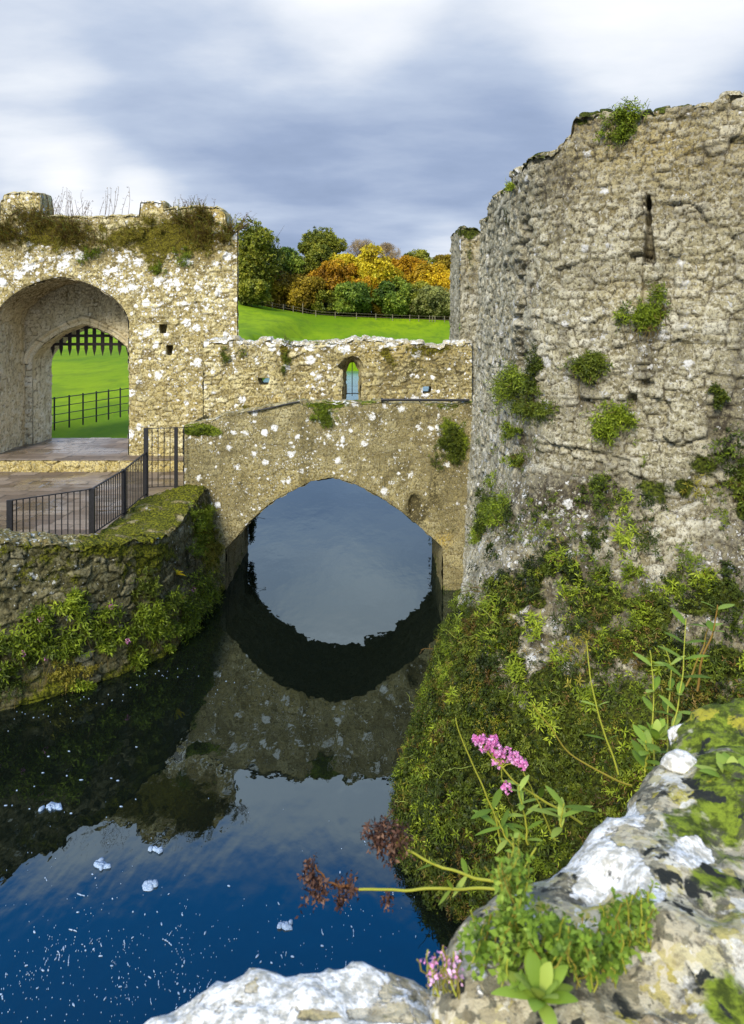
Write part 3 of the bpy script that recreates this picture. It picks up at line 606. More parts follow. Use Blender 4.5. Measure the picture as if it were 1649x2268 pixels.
S = Sheets(); xs = np.linspace(-4.55, 2.70, 300)
at_ccap = lambda u, v, P, e, r: (0.25 + 0.5 * vnoise(P[..., 0] * 1.6, 0, 0, 18), 0.75 + 0.3 * vnoise(P[..., 0] * 1.1, 0, 0, 19), 0 * r, 0 * r + 0.1, 0)
coping(S, np.stack([xs, 0 * xs + YC - 0.02, cur_top(xs)], 1), np.stack([xs, 0 * xs + 21.39, cur_top(xs)], 1), w=0.34, h=0.5, depth=0.04, seed=50, attr=at_ccap, lift=0.06)
S.build('coping', M_COPE, curtain)
S = Sheets(); xb = XU(ovw(962, 0)[0], YW); S.box((xb, YW - .03, (4.3 + 5.28) / 2), (0.022, 0.022, 1.0)); wb = S.build('upright_bar', M_IRON, curtain)
S = Sheets(); S.box((xb, YW - .035, ZV(ovw(0, 1188)[1], YW)), (0.40, 0.018, 0.026)); S.build('cross_bar', M_IRON, curtain)

# ---------------------------------------------------------------- gatehouse on the left
YG, YI, YP = 24.5, 26.7, 27.9
def ovg(x, y): return (x * .32, 395.8 + .32 * y)
def gate_top(x):
    u = CX + x * F / YG
    v = np.interp(u, [-260, -60, 3, 4, 10, 11, 25, 26, 90, 91, 92.5, 200, 312, 313, 362, 363, 400, 440, 478, 492, 500, 503, 510, 512, 527, 540], [484, 484, 478, 446, 444, 431, 428, 427, 427, 470, 478, 480, 477, 446, 446, 462, 460, 456, 458, 466, 480, 505, 508, 509, 511, 512])
    return ZV(v, YG) + ragged(x, 0.05, 61, 0.35)
outer = pointed(-9.92, 2.17, 6.2, 1.55, z0=1.5, sharp=0.18)
def at_gate(u, v, P, e, r):
    z = P[..., 2]
    moss = 0.85 * uvmask(u, v, [(120, 520, 140, 60, 0.9), (310, 530, 90, 60, 0.75), (430, 505, 80, 55, 0.9), (480, 560, 60, 40, 0.35), (60, 470, 50, 30, 0.3), (340, 600, 30, 30, 0.5), (380, 560, 70, 60, 0.4), (520, 590, 20, 120, 0.2), (510, 520, 30, 16, 0.5), (515, 790, 30, 30, 0.5), (450, 600, 60, 60, 0.2)])
    lich = 0.42 + uvmask(u, v, [(255, 620, 60, 60, 0.55), (380, 620, 90, 60, 0.35), (45, 590, 60, 30, 0.45), (150, 570, 90, 25, 0.4), (300, 560, 70, 50, 0.3), (470, 620, 60, 90, 0.22), (330, 640, 90, 60, 0.3), (300, 1000, 30, 60, 0.05), (360, 780, 80, 90, 0.12), (480, 700, 40, 60, 0.1)]) - 0.15 * ss(780, 930, v)
    dark = uvmask(u, v, [(120, 540, 150, 40, 0.25), (450, 560, 90, 60, 0.25), (460, 460, 60, 200, 0.02), (455, 830, 10, 90, 0.3), (380, 560, 150, 30, 0.3), (250, 580, 200, 20, 0.25), (400, 870, 70, 60, 0.15)])
    warm = uvmask(u, v, [(430, 530, 110, 60, 0.45), (480, 480, 60, 30, 0.6), (60, 450, 60, 30, 0.25), (345, 455, 30, 20, 0.5), (440, 880, 80, 60, 0.25), (20, 700, 60, 60, 0.3), (345, 1010, 30, 40, 0.5)])
    # dressed voussoirs round the arch
    X, Z = P[..., 0], P[..., 2]
    add = 0
    return moss, lich, dark, warm, add
sq = lambda u, v, w, h, d: [(XU(u - w, d), ZV(v - h, d)), (XU(u + w, d), ZV(v - h, d)), (XU(u + w * .7, d), ZV(v + h, d)), (XU(u - w * .8, d), ZV(v + h, d))]
put = [sq(362, 728, 9, 10, YG), sq(376, 775, 8, 11, YG)]
gate = empty('gatehouse', (-9.9, YG, UZ), 'roofless tan stone gatehouse with a deep pointed archway on the terrace', 'gatehouse')
S = Sheets()
GT = dict(w=0.34, h=0.165, depth=0.028, seed=62, attr=at_gate, rough=0.02, offs=0.035)
flat_wall(S, -15.2, -4.30, YG, 1.6, gate_top, 0.032, (0, -1, 0), holes=[outer] + put, **GT)
at_rec = lambda u, v, P, e, r: (0 * r, 0 * r + 0.05, 0.0 + 0.95 * ss(6.3, 7.3, P[..., 2]), 0.15 + 0 * r, 0)  # stone darkened towards the vault crown: painted shade of the deep archway
SL = Sheets(); reveal(SL, outer, outer, YG, YI, (0, 0, -1), step=0.045, w=0.32, h=0.19, depth=0.03, seed=64, attr=at_rec, y_first=-0.01); SL.build('archway_lining', M_ARCH, gate)
for hp in put:
    hq = list(hp) + [hp[0]]; reveal(S, hq, hq, YG, YG + 0.35, (0, 0, 1), step=0.05, w=0.3, h=0.3, depth=0.0, seed=66, attr=at_in)
    S.box((np.mean([q[0] for q in hp]), YG + 0.37, np.mean([q[1] for q in hp])), (0.4, 0.04, 0.5))
# right end, a little splayed, and the back
yy = np.linspace(YG - 0.02, YG + 1.15, 36); zz = float(gate_top(np.array([-4.35]))[0])
loft(S, np.stack([-4.30 - 0.24 * (yy - YG), yy, 0 * yy + 1.6], 1), np.stack([-4.30 - 0.24 * (yy - YG), yy, 0 * yy + zz], 1), 0.04, (1, 0, 0), w=0.34, h=0.165, depth=0.03, seed=67, attr=at_gate)
flat_wall(S, -7.45, -4.56, YG + 1.15, 1.6, gate_top, 0.07, (0, 1, 0), w=0.34, h=0.165, depth=0.02, seed=68, attr=at_in)
xs = np.linspace(-15.2, -4.30, 420)
bk = np.stack([np.minimum(xs, -4.56), np.where(xs < -7.5, YG + 0.9, YG + 1.15), gate_top(xs)], 1)
coping(S, np.stack([xs, 0 * xs + YG - 0.02, gate_top(xs)], 1), bk, w=0.34, h=0.4, depth=0.03, seed=69, attr=at_gate, lift=0.05)
flat_wall(S, -15.2, -7.4, YG + 0.9, 8.0, gate_top, 0.08, (0, 1, 0), w=0.34, h=0.165, depth=0.02, seed=70, attr=at_in)
xs = np.linspace(-15.2, -7.4, 60); loft(S, np.stack([xs, 0 * xs + YG + 0.6, 0 * xs + 8.75], 1), np.stack([xs, 0 * xs + YP, 0 * xs + 8.6], 1), 0.1, (0, 0, 1), w=.4, h=.3, seed=71, attr=at_in)
yy = np.linspace(YG + 0.5, YP, 40); loft(S, np.stack([0 * yy - 7.42, yy, 0 * yy + 1.6], 1), np.stack([0 * yy - 7.42, yy, 0 * yy + 8.75], 1), 0.08, (1, 0, 0), w=.34, h=.165, seed=72, attr=at_in)
S.build('front_wall', M_TAN, gate)
# the recess back wall and inner arch
innerF = pointed(-10.03, 1.78, 4.85, 1.38, z0=1.6, sharp=0.34)
innerB = pointed(-10.03, 1.62, 4.80, 1.36, z0=1.6, sharp=0.34)
at_inner = lambda u, v, P, e, r: (0 * r + 0.05, 0 * r + 0.03, 0.0 + 0.75 * ss(6.4, 7.3, P[..., 2]), 0.10 + 0 * r, 0)  # upper back wall darkened in colour as shade under the vault
S = Sheets()
flat_wall(S, -12.2, -7.6, YI, 1.7, 7.95, 0.035, (0, -1, 0), holes=[innerF], w=0.32, h=0.2, depth=0.035, seed=73, attr=at_inner)
reveal(S, innerF, innerB, YI, YP, (0, 0, -1), step=0.05, w=0.34, h=0.26, depth=0.02, seed=74, attr=at_inner, y_first=-0.01)
flat_wall(S, -15.2, -7.4, YP, 1.6, 8.7, 0.07, (0, 1, 0), holes=[innerB], w=0.34, h=0.2, depth=0.02, seed=75, attr=at_in)
S.build('inner_wall', M_ARCH, gate)
# moulded ring of dressed stone round the inner arch
S = Sheets()
ring_o = resample(pointed(-10.03, 2.10, 4.85, 1.66, z0=None, sharp=0.34), 0.05); ring_i = resample_n(pointed(-10.03, 1.79, 4.85, 1.39, z0=None, sharp=0.34), len(ring_o))
prof = [(1.0, 0.0), (1.0, -0.10), (0.86, -0.14), (0.60, -0.10), (0.50, -0.03), (0.30, -0.03), (0.0, 0.03)]
rows = [np.stack([ring_i[:, 0] + (ring_o[:, 0] - ring_i[:, 0]) * a, np.full(len(ring_o), YI + c), ring_i[:, 1] + (ring_o[:, 1] - ring_i[:, 1]) * a], 1) for a, c in prof]
rows = [rows[i] * (1 - t) + rows[i + 1] * t for i in range(len(rows) - 1) for t in (0, .34, .67)] + [rows[-1]]
P = np.stack(rows); s_ = np.r_[0, np.cumsum(np.linalg.norm(np.diff(P[0], axis=0), axis=1))]; s2 = np.broadcast_to(s_, P.shape[:2]).copy()
stone_grid(S, P, s2, 0 * s2 + 0.25, (0, -1, 0), w=0.5, h=0.5, depth=0.006, seed=76, attr=at_inner, rough=0.008, offs=0.004)
S.build('arch_moulding', M_ARCH, gate)
# the portcullis hanging in the arch
port = empty('portcullis', (-10.0 + 9.9, 27.3 - YG, 5.5 - UZ)); port.parent = gate
for k, zx in enumerate([368, 425, 485, 542, 598, 655, 712, 770, 830, 888]):
    u, _ = ovg(zx, 0); x = XU(u, 27.3); S = Sheets(); S.box((x, 27.3, 5.95), (0.115, 0.06, 1.22))
    zb, zt = 5.34, 5.07
    S.add([(x - .0575, 27.27, zb), (x + .0575, 27.27, zb), (x + .0575, 27.33, zb), (x - .0575, 27.33, zb), (x, 27.3, zt)], [(0, 1, 4, 4), (1, 2, 4, 4), (2, 3, 4, 4), (3, 0, 4, 4)])
    S.F[-1] = S.F[-1]
    V = np.concatenate(S.V); Fq = np.concatenate(S.F)
    faces = [tuple(dict.fromkeys(f)) for f in Fq.tolist()]
    o_ = port.parent; off = np.array(gate.location) + np.array(port.location)
    me = bpy.data.meshes.new('spiked_bar'); me.from_pydata((V - off).tolist(), [], faces); me.materials.append(M_RUST); link(bpy.data.objects.new('spiked_bar', me), port)
for z in (5.50, 5.80, 6.10):
    S = Sheets(); S.box((-10.03, 27.255, z), (3.3, 0.05, 0.10)); S.build('cross_bar', M_RUST, port, False)
# ---------------------------------------------------------------- left retaining wall with the mossy top
foot = np.array([(-9.5, 10.2), (-7.6, 11.6), (-6.13, 12.63), (-5.2, 13.3), (-4.57, 13.9), (-3.98, 14.64), (-3.84, 15.05), (-3.74, 15.9), (-3.6, 17.2), (-3.44, 18.3)])
topo = np.array([(-9.6, 10.0, 3.0), (-7.7, 11.4, 3.0), (-6.2, 12.5, 2.82), (-5.2, 13.25, 2.52), (-4.66, 13.85, 2.39), (-4.12, 14.72, 2.22), (-4.03, 15.1, 2.22), (-4.0, 15.9, 2.28), (-3.98, 17.0, 2.38), (-3.96, 18.25, 2.48)])
topi = np.array([(-9.9, 10.6, 3.0), (-8.0, 12.0, 3.0), (-6.75, 13.3, 2.8), (-6.0, 14.2, 2.45), (-5.62, 14.7, 2.25), (-5.46, 15.0, 2.16), (-5.40, 15.3, 2.16), (-5.32, 16.4, 2.24), (-5.27, 17.5, 2.30), (-4.40, 18.3, 2.46)])
NN = 420
footr = resample_n(foot, NN); tr = np.linspace(0, 1, NN)
def rs_like(P, Q):      # resample Q (same station count as P) at P's stations
    d = np.r_[0, np.cumsum(np.linalg.norm(np.diff(P, axis=0), axis=1))]; t = np.linspace(0, d[-1], NN)
    return np.stack([np.interp(t, d, Q[:, k]) for k in range(Q.shape[1])], 1)
topr = rs_like(foot, topo); tinr = rs_like(foot, topi)
sarc = np.r_[0, np.cumsum(np.linalg.norm(np.diff(footr, axis=0), axis=1))]
topr[:, 2] += ragged(sarc, 0.07, 81, 0.35)
def at_left(u, v, P, e, r):
    z = P[..., 2]
    moss = 0.30 + 0.5 * vnoise(P[..., 0] * 1.2, P[..., 1] * 1.2, z * 1.2, 9) + uvmask(u, v, [(330, 1230, 60, 30, 0.35), (300, 1420, 160, 60, 0.12), (40, 1400, 60, 60, 0.1), (120, 1530, 130, 40, 0.25), (440, 1170, 30, 60, 0.5), (230, 1215, 90, 18, 0.4), (470, 1200, 30, 90, 0.4)]) + 0.25 * ss(0.25, 0.0, np.abs(z))
    lich = 0.22 + uvmask(u, v, [(100, 1190, 120, 22, 0.5), (60, 1300, 90, 60, 0.15), (230, 1260, 120, 60, 0.12)]) - 0.2 * ss(1.4, 0.6, z)
    dark = 0.10 + 0.35 * ss(0.7, 0.0, z) + uvmask(u, v, [(410, 1250, 40, 60, 0.7), (240, 1330, 100, 50, 0.25)])
    warm = uvmask(u, v, [(470, 1200, 25, 70, 0.6), (380, 1410, 50, 40, 0.35), (130, 1530, 140, 30, 0.30), (300, 1440, 90, 30, 0.2)])
    return moss, lich, dark, warm, 0
lw = empty('retaining_wall', (-5.0, 13.5, 0), 'dark mossy stone retaining wall rising from the moat below the railing', 'stone wall')
S = Sheets()
f3 = np.concatenate([footr, np.full((NN, 1), -0.35)], 1)
loft(S, f3, topr, 0.026, (0.6, -0.8, 0), w=0.36, h=0.20, depth=0.028, seed=83, attr=at_left, offs=0.05, rough=0.025)
# joint line fix: the same stones need the courses level, so t runs up from the foot
S.build('wall_face', M_DAMP, lw)
S = Sheets()
def at_ltop(u, v, P, e, r):
    moss = 0.70 - uvmask(u, v, [(90, 1185, 110, 30, 0.9)]) + 0.8 * vnoise(P[..., 0] * 3.5, P[..., 1] * 3.5, 0, 31)
    lich = 0.25 + uvmask(u, v, [(90, 1185, 120, 30, 0.7), (330, 1120, 20, 30, 0.4)])
    return moss, lich, 0 * r, 0 * r + 0.2, 0.05 * fbm(P, 5.0, 4, 77) + 0.02
coping(S, topr + np.array([0, 0, 0.0]), tinr, w=0.35, h=0.30, depth=0.03, seed=85, attr=at_ltop, lift=0.05, step=0.022)
# rubble rise at the left end
S.build('wall_top', M_DAMP, lw)
S = Sheets(); ti0 = tinr.copy(); ti0[:, 2] = TZ - 0.05; loft(S, ti0, tinr, 0.06, (-0.6, 0.8, 0), w=0.36, h=0.2, seed=86, attr=at_left); S.build('terrace_side', M_DAMP, lw)

# ---------------------------------------------------------------- great curtain wall on the right
base_p = np.array([(2.30, 18.3), (2.10, 17.5), (1.68, 15.8), (1.22, 13.8), (0.82, 12.3), (0.57, 11.05), (0.38, 10.05), (0.34, 9.5), (0.42, 9.0), (0.85, 8.4), (1.6, 7.8), (2.6, 7.0), (4.2, 6.2), (6.5, 5.6)])
top_p = np.array([(2.57, 18.0), (2.50, 17.0), (2.43, 15.7), (2.30, 13.7), (2.22, 12.4), (2.21, 11.6), (2.27, 11.0), (2.38, 10.7), (2.66, 10.35), (3.1, 10.1), (3.7, 9.85), (4.5, 9.45), (5.8, 9.0), (8.2, 8.4)])
NR = 760
# spread stations so that the near part is finer
def dens(P, n):
    d = np.r_[0, np.cumsum(np.linalg.norm(np.diff(P, axis=0), axis=1))]; return d
dT = dens(top_p, 0); dB = dens(base_p, 0); kk = np.arange(len(top_p))
w_ = (dT + dB) / 2; tt = np.linspace(0, w_[-1], NR); kpar = np.interp(tt, w_, kk)
def smooth_curve(P, kp):
    out = np.stack([np.interp(kp, kk, P[:, i]) for i in range(P.shape[1])], 1)
    ker = np.hanning(31); ker /= ker.sum()
    return np.stack([np.convolve(np.pad(out[:, i], 15, mode='edge'), ker, 'valid') for i in range(P.shape[1])], 1)
topc = smooth_curve(top_p, kpar); basec = smooth_curve(base_p, kpar)
sT = np.r_[0, np.cumsum(np.linalg.norm(np.diff(topc, axis=0), axis=1))]
uT = CX + topc[:, 0] * F / topc[:, 1]
# skyline of the wall, read along the top line
order = np.argmin(uT)
def right_top():
    prof = [(1040, 512), (1066, 505), (1068, 489), (1085, 481), (1087, 459), (1105, 429), (1137, 421), (1139, 382), (1161, 375), (1177, 351), (1229, 337), (1269, 303), (1274, 262), (1290, 253), (1349, 251), (1449, 249), (1541, 238), (1577, 234), (1609, 205), (1655, 207), (1800, 190), (2300, 150)]
    v = np.interp(uT, [p[0] for p in prof], [p[1] for p in prof]); z = ZV(v, topc[:, 1])
    z[topc[:, 1] > 17.3] = np.minimum(z[topc[:, 1] > 17.3], 8.75)
    return z + ragged(sT, 0.05, 91, 0.3)
ztop = right_top()
nz = 420; ZB = 4.6
Zu = np.linspace(-0.35, ztop.max(), nz)[:, None] + 0 * ztop[None]; Z = np.minimum(Zu, ztop[None])
zb = np.interp(kpar, kk, [0.8, 1.1, 2.0, 3.3, 4.2, 4.4, 4.4, 4.4, 4.4, 4.4, 4.4, 4.2, 4.2, 4.2])[None]
q = np.clip(Z / zb, 0, 1); bl = 1 - (1 - q) ** 1.12
lean = np.interp(kpar, kk, [0.46, 0.46, 0.40, 0.25, 0.1] + [0] * 9)[None]
def foot(Zq):
    q = np.clip(Zq / zb, 0, 1); bl = 1 - (1 - q) ** 1.12
    return np.stack([basec[None, :, 0] * (1 - bl) + (topc[None, :, 0] - lean * np.clip(1 - Zq / 8.5, 0, 1) ** 1.3) * bl, basec[None, :, 1] * (1 - bl) + topc[None, :, 1] * bl, Zq], -1)
PR = foot(Z); PRN = foot(Zu); keepR = (Z[1:, :-1] - Z[:-1, :-1] > 1e-6) | (Z[1:, 1:] - Z[:-1, 1:] > 1e-6)
s2 = np.broadcast_to(sT, Z.shape).copy(); t2 = Z.copy()
UVR = UV(PR)
def veg_amount(u, v):
    """how thickly the foot of the wall is grown over, by place on the wall"""
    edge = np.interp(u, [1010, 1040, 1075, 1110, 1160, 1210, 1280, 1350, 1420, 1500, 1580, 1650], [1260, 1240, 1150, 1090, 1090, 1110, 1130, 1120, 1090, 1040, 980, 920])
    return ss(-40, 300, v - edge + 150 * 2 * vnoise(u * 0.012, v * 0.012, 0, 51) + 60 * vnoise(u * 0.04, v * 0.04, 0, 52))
def at_right(u, v, P, e, r):
    z = P[..., 2]
    vg = veg_amount(u, v)
    hole = ss(.10, -.12, fbm(P, 2.4, 3, 59)) * ss(1700, 1350, v) * ss(1050, 1120, u); moss = 0.85 * vg * (1 - .75 * hole) + uvmask(u, v, [(1290, 270, 40, 16, 0.55), (1370, 300, 60, 30, 0.5), (1130, 470, 20, 40, 0.4), (1210, 460, 30, 80, 0.35), (1440, 700, 60, 40, 0.25), (1150, 880, 90, 60, 0.3), (1310, 860, 50, 30, 0.3), (1360, 930, 60, 60, 0.35), (1560, 1030, 60, 60, 0.5), (1600, 830, 60, 120, 0.2), (1510, 260, 60, 15, 0.4), (1450, 1080, 70, 50, 0.5), (1590, 880, 12, 24, 0.7), (1130, 530, 18, 60, 0.3), (1380, 1000, 120, 40, 0.2), (1080, 1120, 40, 50, 0.5), (1620, 230, 40, 30, 0.4)])
    face_b = ss(1230, 1120, u)
    lich = 0.24 + 0.36 * face_b * ss(600, 800, v) + uvmask(u, v, [(1400, 740, 200, 200, 0.12), (1250, 1160, 90, 70, 0.35), (1380, 900, 160, 60, 0.1), (1210, 720, 90, 160, 0.1)]) - 0.1 * vg
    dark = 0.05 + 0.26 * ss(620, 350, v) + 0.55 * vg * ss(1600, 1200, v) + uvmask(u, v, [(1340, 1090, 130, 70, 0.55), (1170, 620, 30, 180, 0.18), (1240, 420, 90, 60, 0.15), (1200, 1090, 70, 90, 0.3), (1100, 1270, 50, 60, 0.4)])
    warm = 0.02 + 0.55 * ss(620, 300, v) * ss(1150, 1300, u) * 0.55 + uvmask(u, v, [(1390, 650, 90, 60, 0.2), (1560, 620, 80, 90, 0.15), (1450, 330, 120, 60, 0.2)])
    # arrow slit: narrow at the top, splayed at the foot, with a dressed block below
    c = 1437 + (v - 440) * 0.012; hw = np.interp(v, [430, 442, 455, 470, 500, 545, 580, 583], [0, 5, 7, 3.5, 6, 10, 14, 0])
    slit = ss(1.15, 0.75, np.abs(u - c) / np.maximum(hw, 0.01)) * (hw > 0.1)
    shelf = ss(1.1, 0.85, np.maximum(np.abs(u - 1419) / 24, np.abs(v - 571) / 9))
    chan = ss(1.2, 0.8, np.maximum(np.abs(u - 1424) / 2.5, np.abs(v - 625) / 42))
    plaster = ss(1.3, 0.6, np.maximum(np.abs(u - 1436) / 40, np.abs(v - 520) / 115))
    dark = dark + 0.6 * slit + 0.2 * shelf + 0.6 * chan  # recess shade painted into the colour of the slit, shelf and channel
    add = -0.34 * slit - 0.12 * shelf - 0.07 * chan + 0.02 * plaster
    add = add - 0.16 * ss(1.2, 0.8, np.maximum(np.abs(u - 1400) / 11, np.abs(v - 893) / 17)) - 0.10 * ss(1.2, 0.7, np.hypot((u - 1435) / 16, (v - 850) / 8)) 
    # ragged upright scar where quoins have fallen
    g = u - (1165 - (v - 500) * 0.035); nz_ = vnoise(v * 0.05, 3, 0, 5) * 12 + vnoise(v * 0.15, 9, 0, 6) * 8
    scar = ss(11, 4, np.abs(g + nz_)) * ss(470, 500, v) * ss(830, 780, v)
    dark = dark + 0.5 * scar
    add = add - 0.17 * scar * (0.4 + 1.2 * np.abs(vnoise(u * 0.03, v * 0.06, 0, 8)) * 2)
    lich = lich * (1 - 0.9 * plaster); dark = dark + 0.15 * shelf
    # bulging tufts of cushion moss and root mats on the slope
    e3, r3, t3 = stones(P[..., 0] * .8 - P[..., 1] * .6 + .25 * vnoise(P[..., 0] * 1.5, P[..., 1] * 1.5, z * 1.5, 7), z + .12 * vnoise(P[..., 0] * 1.2, P[..., 1] * 1.2, z, 8), 0.85, 0.36, 97, p=3.0)
    fa = ss(1120, 1240, u) * (1 - .9 * plaster) * (1 - .8 * vg); add = add + fa * (0.06 * (r3 - .5) + 0.06 * t3 - 0.016 * ss(.10, .0, e3)); dark = dark + fa * .15 * ss(.07, .0, e3) + .22 * fa * ss(.3, .0, r3) + uvmask(u, v, [(1250, 1120, 160, 80, .75), (1438, 775, 26, 60, .6), (1308, 860, 36, 40, .5), (1165, 965, 50, 45, .5), (1365, 985, 40, 50, .5), (1620, 900, 60, 160, .35)])
    lich = lich + uvmask(u, v, [(1250, 1150, 120, 80, .3)])
    add = add + vg * (0.20 * fbm(P, 1.5, 5, 95, 0.6) - 0.04); dark = dark + vg * 0.30; lich = lich + .35 * hole * vg 
    return moss, lich, dark, warm, add
rw = empty('ruined_wall', (2.2, 12.0, 0), 'tall ruined grey stone wall on the right with a blocked arrow slit', 'stone wall')
S = Sheets()
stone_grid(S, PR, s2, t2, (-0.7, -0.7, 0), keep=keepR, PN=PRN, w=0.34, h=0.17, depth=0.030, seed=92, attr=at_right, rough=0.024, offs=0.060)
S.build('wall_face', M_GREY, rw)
nrm = np.gradient(topc, axis=0); nrm = np.stack([-nrm[:, 1], nrm[:, 0]], 1) * 1.0; nrm /= np.linalg.norm(nrm, axis=1)[:, None]
nrm *= np.sign(np.sum(nrm * np.array([0.7, 0.7]), 1))[:, None]
topl = np.concatenate([topc, ztop[:, None]], 1); backl = topl.copy(); backl[:, :2] += nrm * 0.9
S = Sheets()
coping(S, topl, backl, w=0.3, h=0.35, depth=0.04, seed=96, attr=lambda u, v, P, e, r: (0.5 + 0.6 * vnoise(P[..., 0] * 2, P[..., 1] * 2, 0, 3), 0.3 + 0 * r, 0 * r, 0 * r + 0.4, 0), lift=0.06)
b0 = backl.copy(); b0[:, 2] = 0; loft(S, b0, backl, 0.10, (0.7, 0.7, 0), w=0.3, h=0.165, seed=97, attr=at_in)
yend = np.linspace(0, 1, 30)[:, None]
l0 = np.array([2.57, 18.0, -0.3]) * (1 - yend) + np.array([3.5, 18.3, -0.3]) * yend; l1 = l0.copy(); l1[:, 2] = float(ztop[0]); loft(S, l0, l1, 0.05, (0, 1, 0), w=0.3, h=0.165, seed=98, attr=at_in)
S.build('wall_top', M_GREY, rw)

# the farther end of the wall, standing behind the bridge
fw = empty('wall_stub', (3.0, 21.3, 0), 'narrow upright stub of ruined wall behind the bridge end', 'stone wall')
S = Sheets()
YF = 21.0
def stub_top(x): u = CX + x * F / YF; return ZV(np.interp(u, [1000, 1018, 1022, 1045, 1060, 1064, 1120], [520, 507, 504, 503, 507, 512, 512]), YF) + ragged(x, 0.06, 101, 0.2)
fl = lambda z: np.interp(z, [0, 5.8, 9], [2.30, 2.34, 2.44])
zz = np.linspace(0, 1, 230)[:, None]; xs0 = np.linspace(0, 1, 50)[None]
xx = 2.32 + xs0 * 1.5 + 0.11 * zz * (1 - xs0); tops = stub_top(xx[-1]); Zf = -0.3 + (tops[None] + 0.3) * zz
P = np.stack([xx + 0 * Zf, YF + 0 * Zf, Zf], -1)
at_stub = lambda u, v, P, e, r: (0.15 + uvmask(u, v, [(1040, 515, 30, 14, 0.8), (1040, 560, 12, 120, 0.25), (1005, 720, 30, 40, 0.3)]), 0.25 + 0 * r, 0.25 + 0 * r, uvmask(u, v, [(1045, 540, 20, 90, 0.5)]), 0)
stone_grid(S, P, P[..., 0] * 1.0, P[..., 2] * 1.0, (0, -1, 0), w=0.3, h=0.165, depth=0.045, seed=102, attr=at_stub, offs=0.06)
yy = np.linspace(YF, 23.5, 40)
yy = np.linspace(YF - 0.06, 23.5, 40)
loft(S, np.stack([2.34 + 0 * yy, yy, 0 * yy - 0.3], 1), np.stack([2.45 + 0.0 * yy, yy, 0 * yy + float(tops[0])], 1), 0.05, (-1, 0, 0), w=0.3, h=0.165, seed=103, attr=at_stub, depth=0.045)
coping(S, np.stack([xx[-1], 0 * tops + YF, tops], 1), np.stack([xx[-1], 0 * tops + 23.5, tops], 1), w=0.3, h=0.3, seed=104, attr=lambda u, v, P, e, r: (0.7 + 0 * r, 0.3 + 0 * r, 0 * r, 0 * r + 0.5, 0))
S.build('wall_face', M_GREY, fw)

# ---------------------------------------------------------------- railing on the retaining wall
P0, P1, P2, P3, P4, P5 = (np.array(p) for p in ((-6.63, 14.05), (-5.46, 14.97), (-5.30, 16.4), (-5.27, 17.9), (-4.60, 18.02), (-4.42, 18.04)))
rail = empty('iron_railing', (-5.46, 15.0, 2.2), 'black iron railing with upright bars stepping up beside the flagstone terrace', 'railing')
def rbox(name, a, b, za0, zb0, th, tall, parent=rail):   # a sloping rail between two points
    S = Sheets(); d = b - a; L = np.linalg.norm(d); n = np.array([-d[1], d[0]]) / L * th / 2
    V = []
    for p, z in ((a, za0), (b, zb0)):
        for sgn in (1, -1):
            for dz in (0, tall): V.append((p[0] + sgn * n[0], p[1] + sgn * n[1], z + dz))
    S.add(V, [(0, 1, 3, 2), (4, 6, 7, 5), (0, 4, 5, 1), (2, 3, 7, 6), (1, 5, 7, 3), (0, 2, 6, 4)]); return S.build(name, M_IRON, parent, False)
def post(p, z0, z1, wd, name='post'):
    S = Sheets(); S.box((p[0], p[1], (z0 + z1) / 2), (wd, wd * 0.55, z1 - z0)); return S.build(name, M_IRON, rail, False)
def panel(a, b, top_a, top_b, bot_a, bot_b, n, skip_ends=True):
    rbox('top_rail', a, b, top_a - 0.014, top_b - 0.014, 0.045, 0.014); rbox('bottom_rail', a, b, bot_a, bot_b, 0.03, 0.014)
    for k in range(1, n + 1):
        t = k / (n + 1); p = a * (1 - t) + b * t; z0 = bot_a * (1 - t) + bot_b * t; z1 = top_a * (1 - t) + top_b * t - 0.014
        S = Sheets(); S.box((p[0], p[1], (z0 + z1) / 2), (0.017, 0.017, z1 - z0)); S.build('bar', M_IRON, rail, False)
panel(P0, P1, 3.13, 3.135, 2.34, 2.24, 12)
panel(P1, P2, 3.135, 3.22, 2.24, 2.30, 13); panel(P2, P3, 3.22, 3.335, 2.30, 2.36, 13)
panel(P3, P4, 3.885, 3.885, 2.50, 2.50, 4); panel(P4, P5, 3.885, 3.885, 2.50, 2.50, 0)
post(P0, 2.0, 3.13, 0.10); post(P1, 2.0, 3.14, 0.11); post(P2, 2.0, 3.23, 0.10); post(P3, 2.0, 3.89, 0.10); post(P4, 2.3, 3.89, 0.08); post(P5, 2.45, 3.89, 0.02, 'bar')

# pipe and cable on the bridge parapet
S = Sheets(); a = PX(846, 885.5, YB - 0.07); b_ = PX(1040, 886.5, YB - 0.07); S.tube(curve3(a, b_, n=8), 0.030, 8)
S.tube(curve3(a + np.array([-0.02, 0, 0]), a + np.array([0.03, 0, 0]), n=3), 0.046, 8)
for u_ in (860, 930, 1000): p = PX(u_, 887, YB - 0.05); S.box(p, (0.03, 0.12, 0.07))
tag(S.build('pipe', M_IRON), 'black metal pipe fixed along the top of the bridge parapet', 'pipe')
S = Sheets(); pts = [PX(u_, v_, YB - 0.06) for u_, v_ in ((548, 913), (575, 908), (600, 903), (625, 897), (650, 891.5), (664, 889.5))]; S.tube(np.array(pts), 0.018, 6)
tag(S.build('cable', M_IRON), 'dark cable lying up the sloping end of the bridge parapet', 'cable')

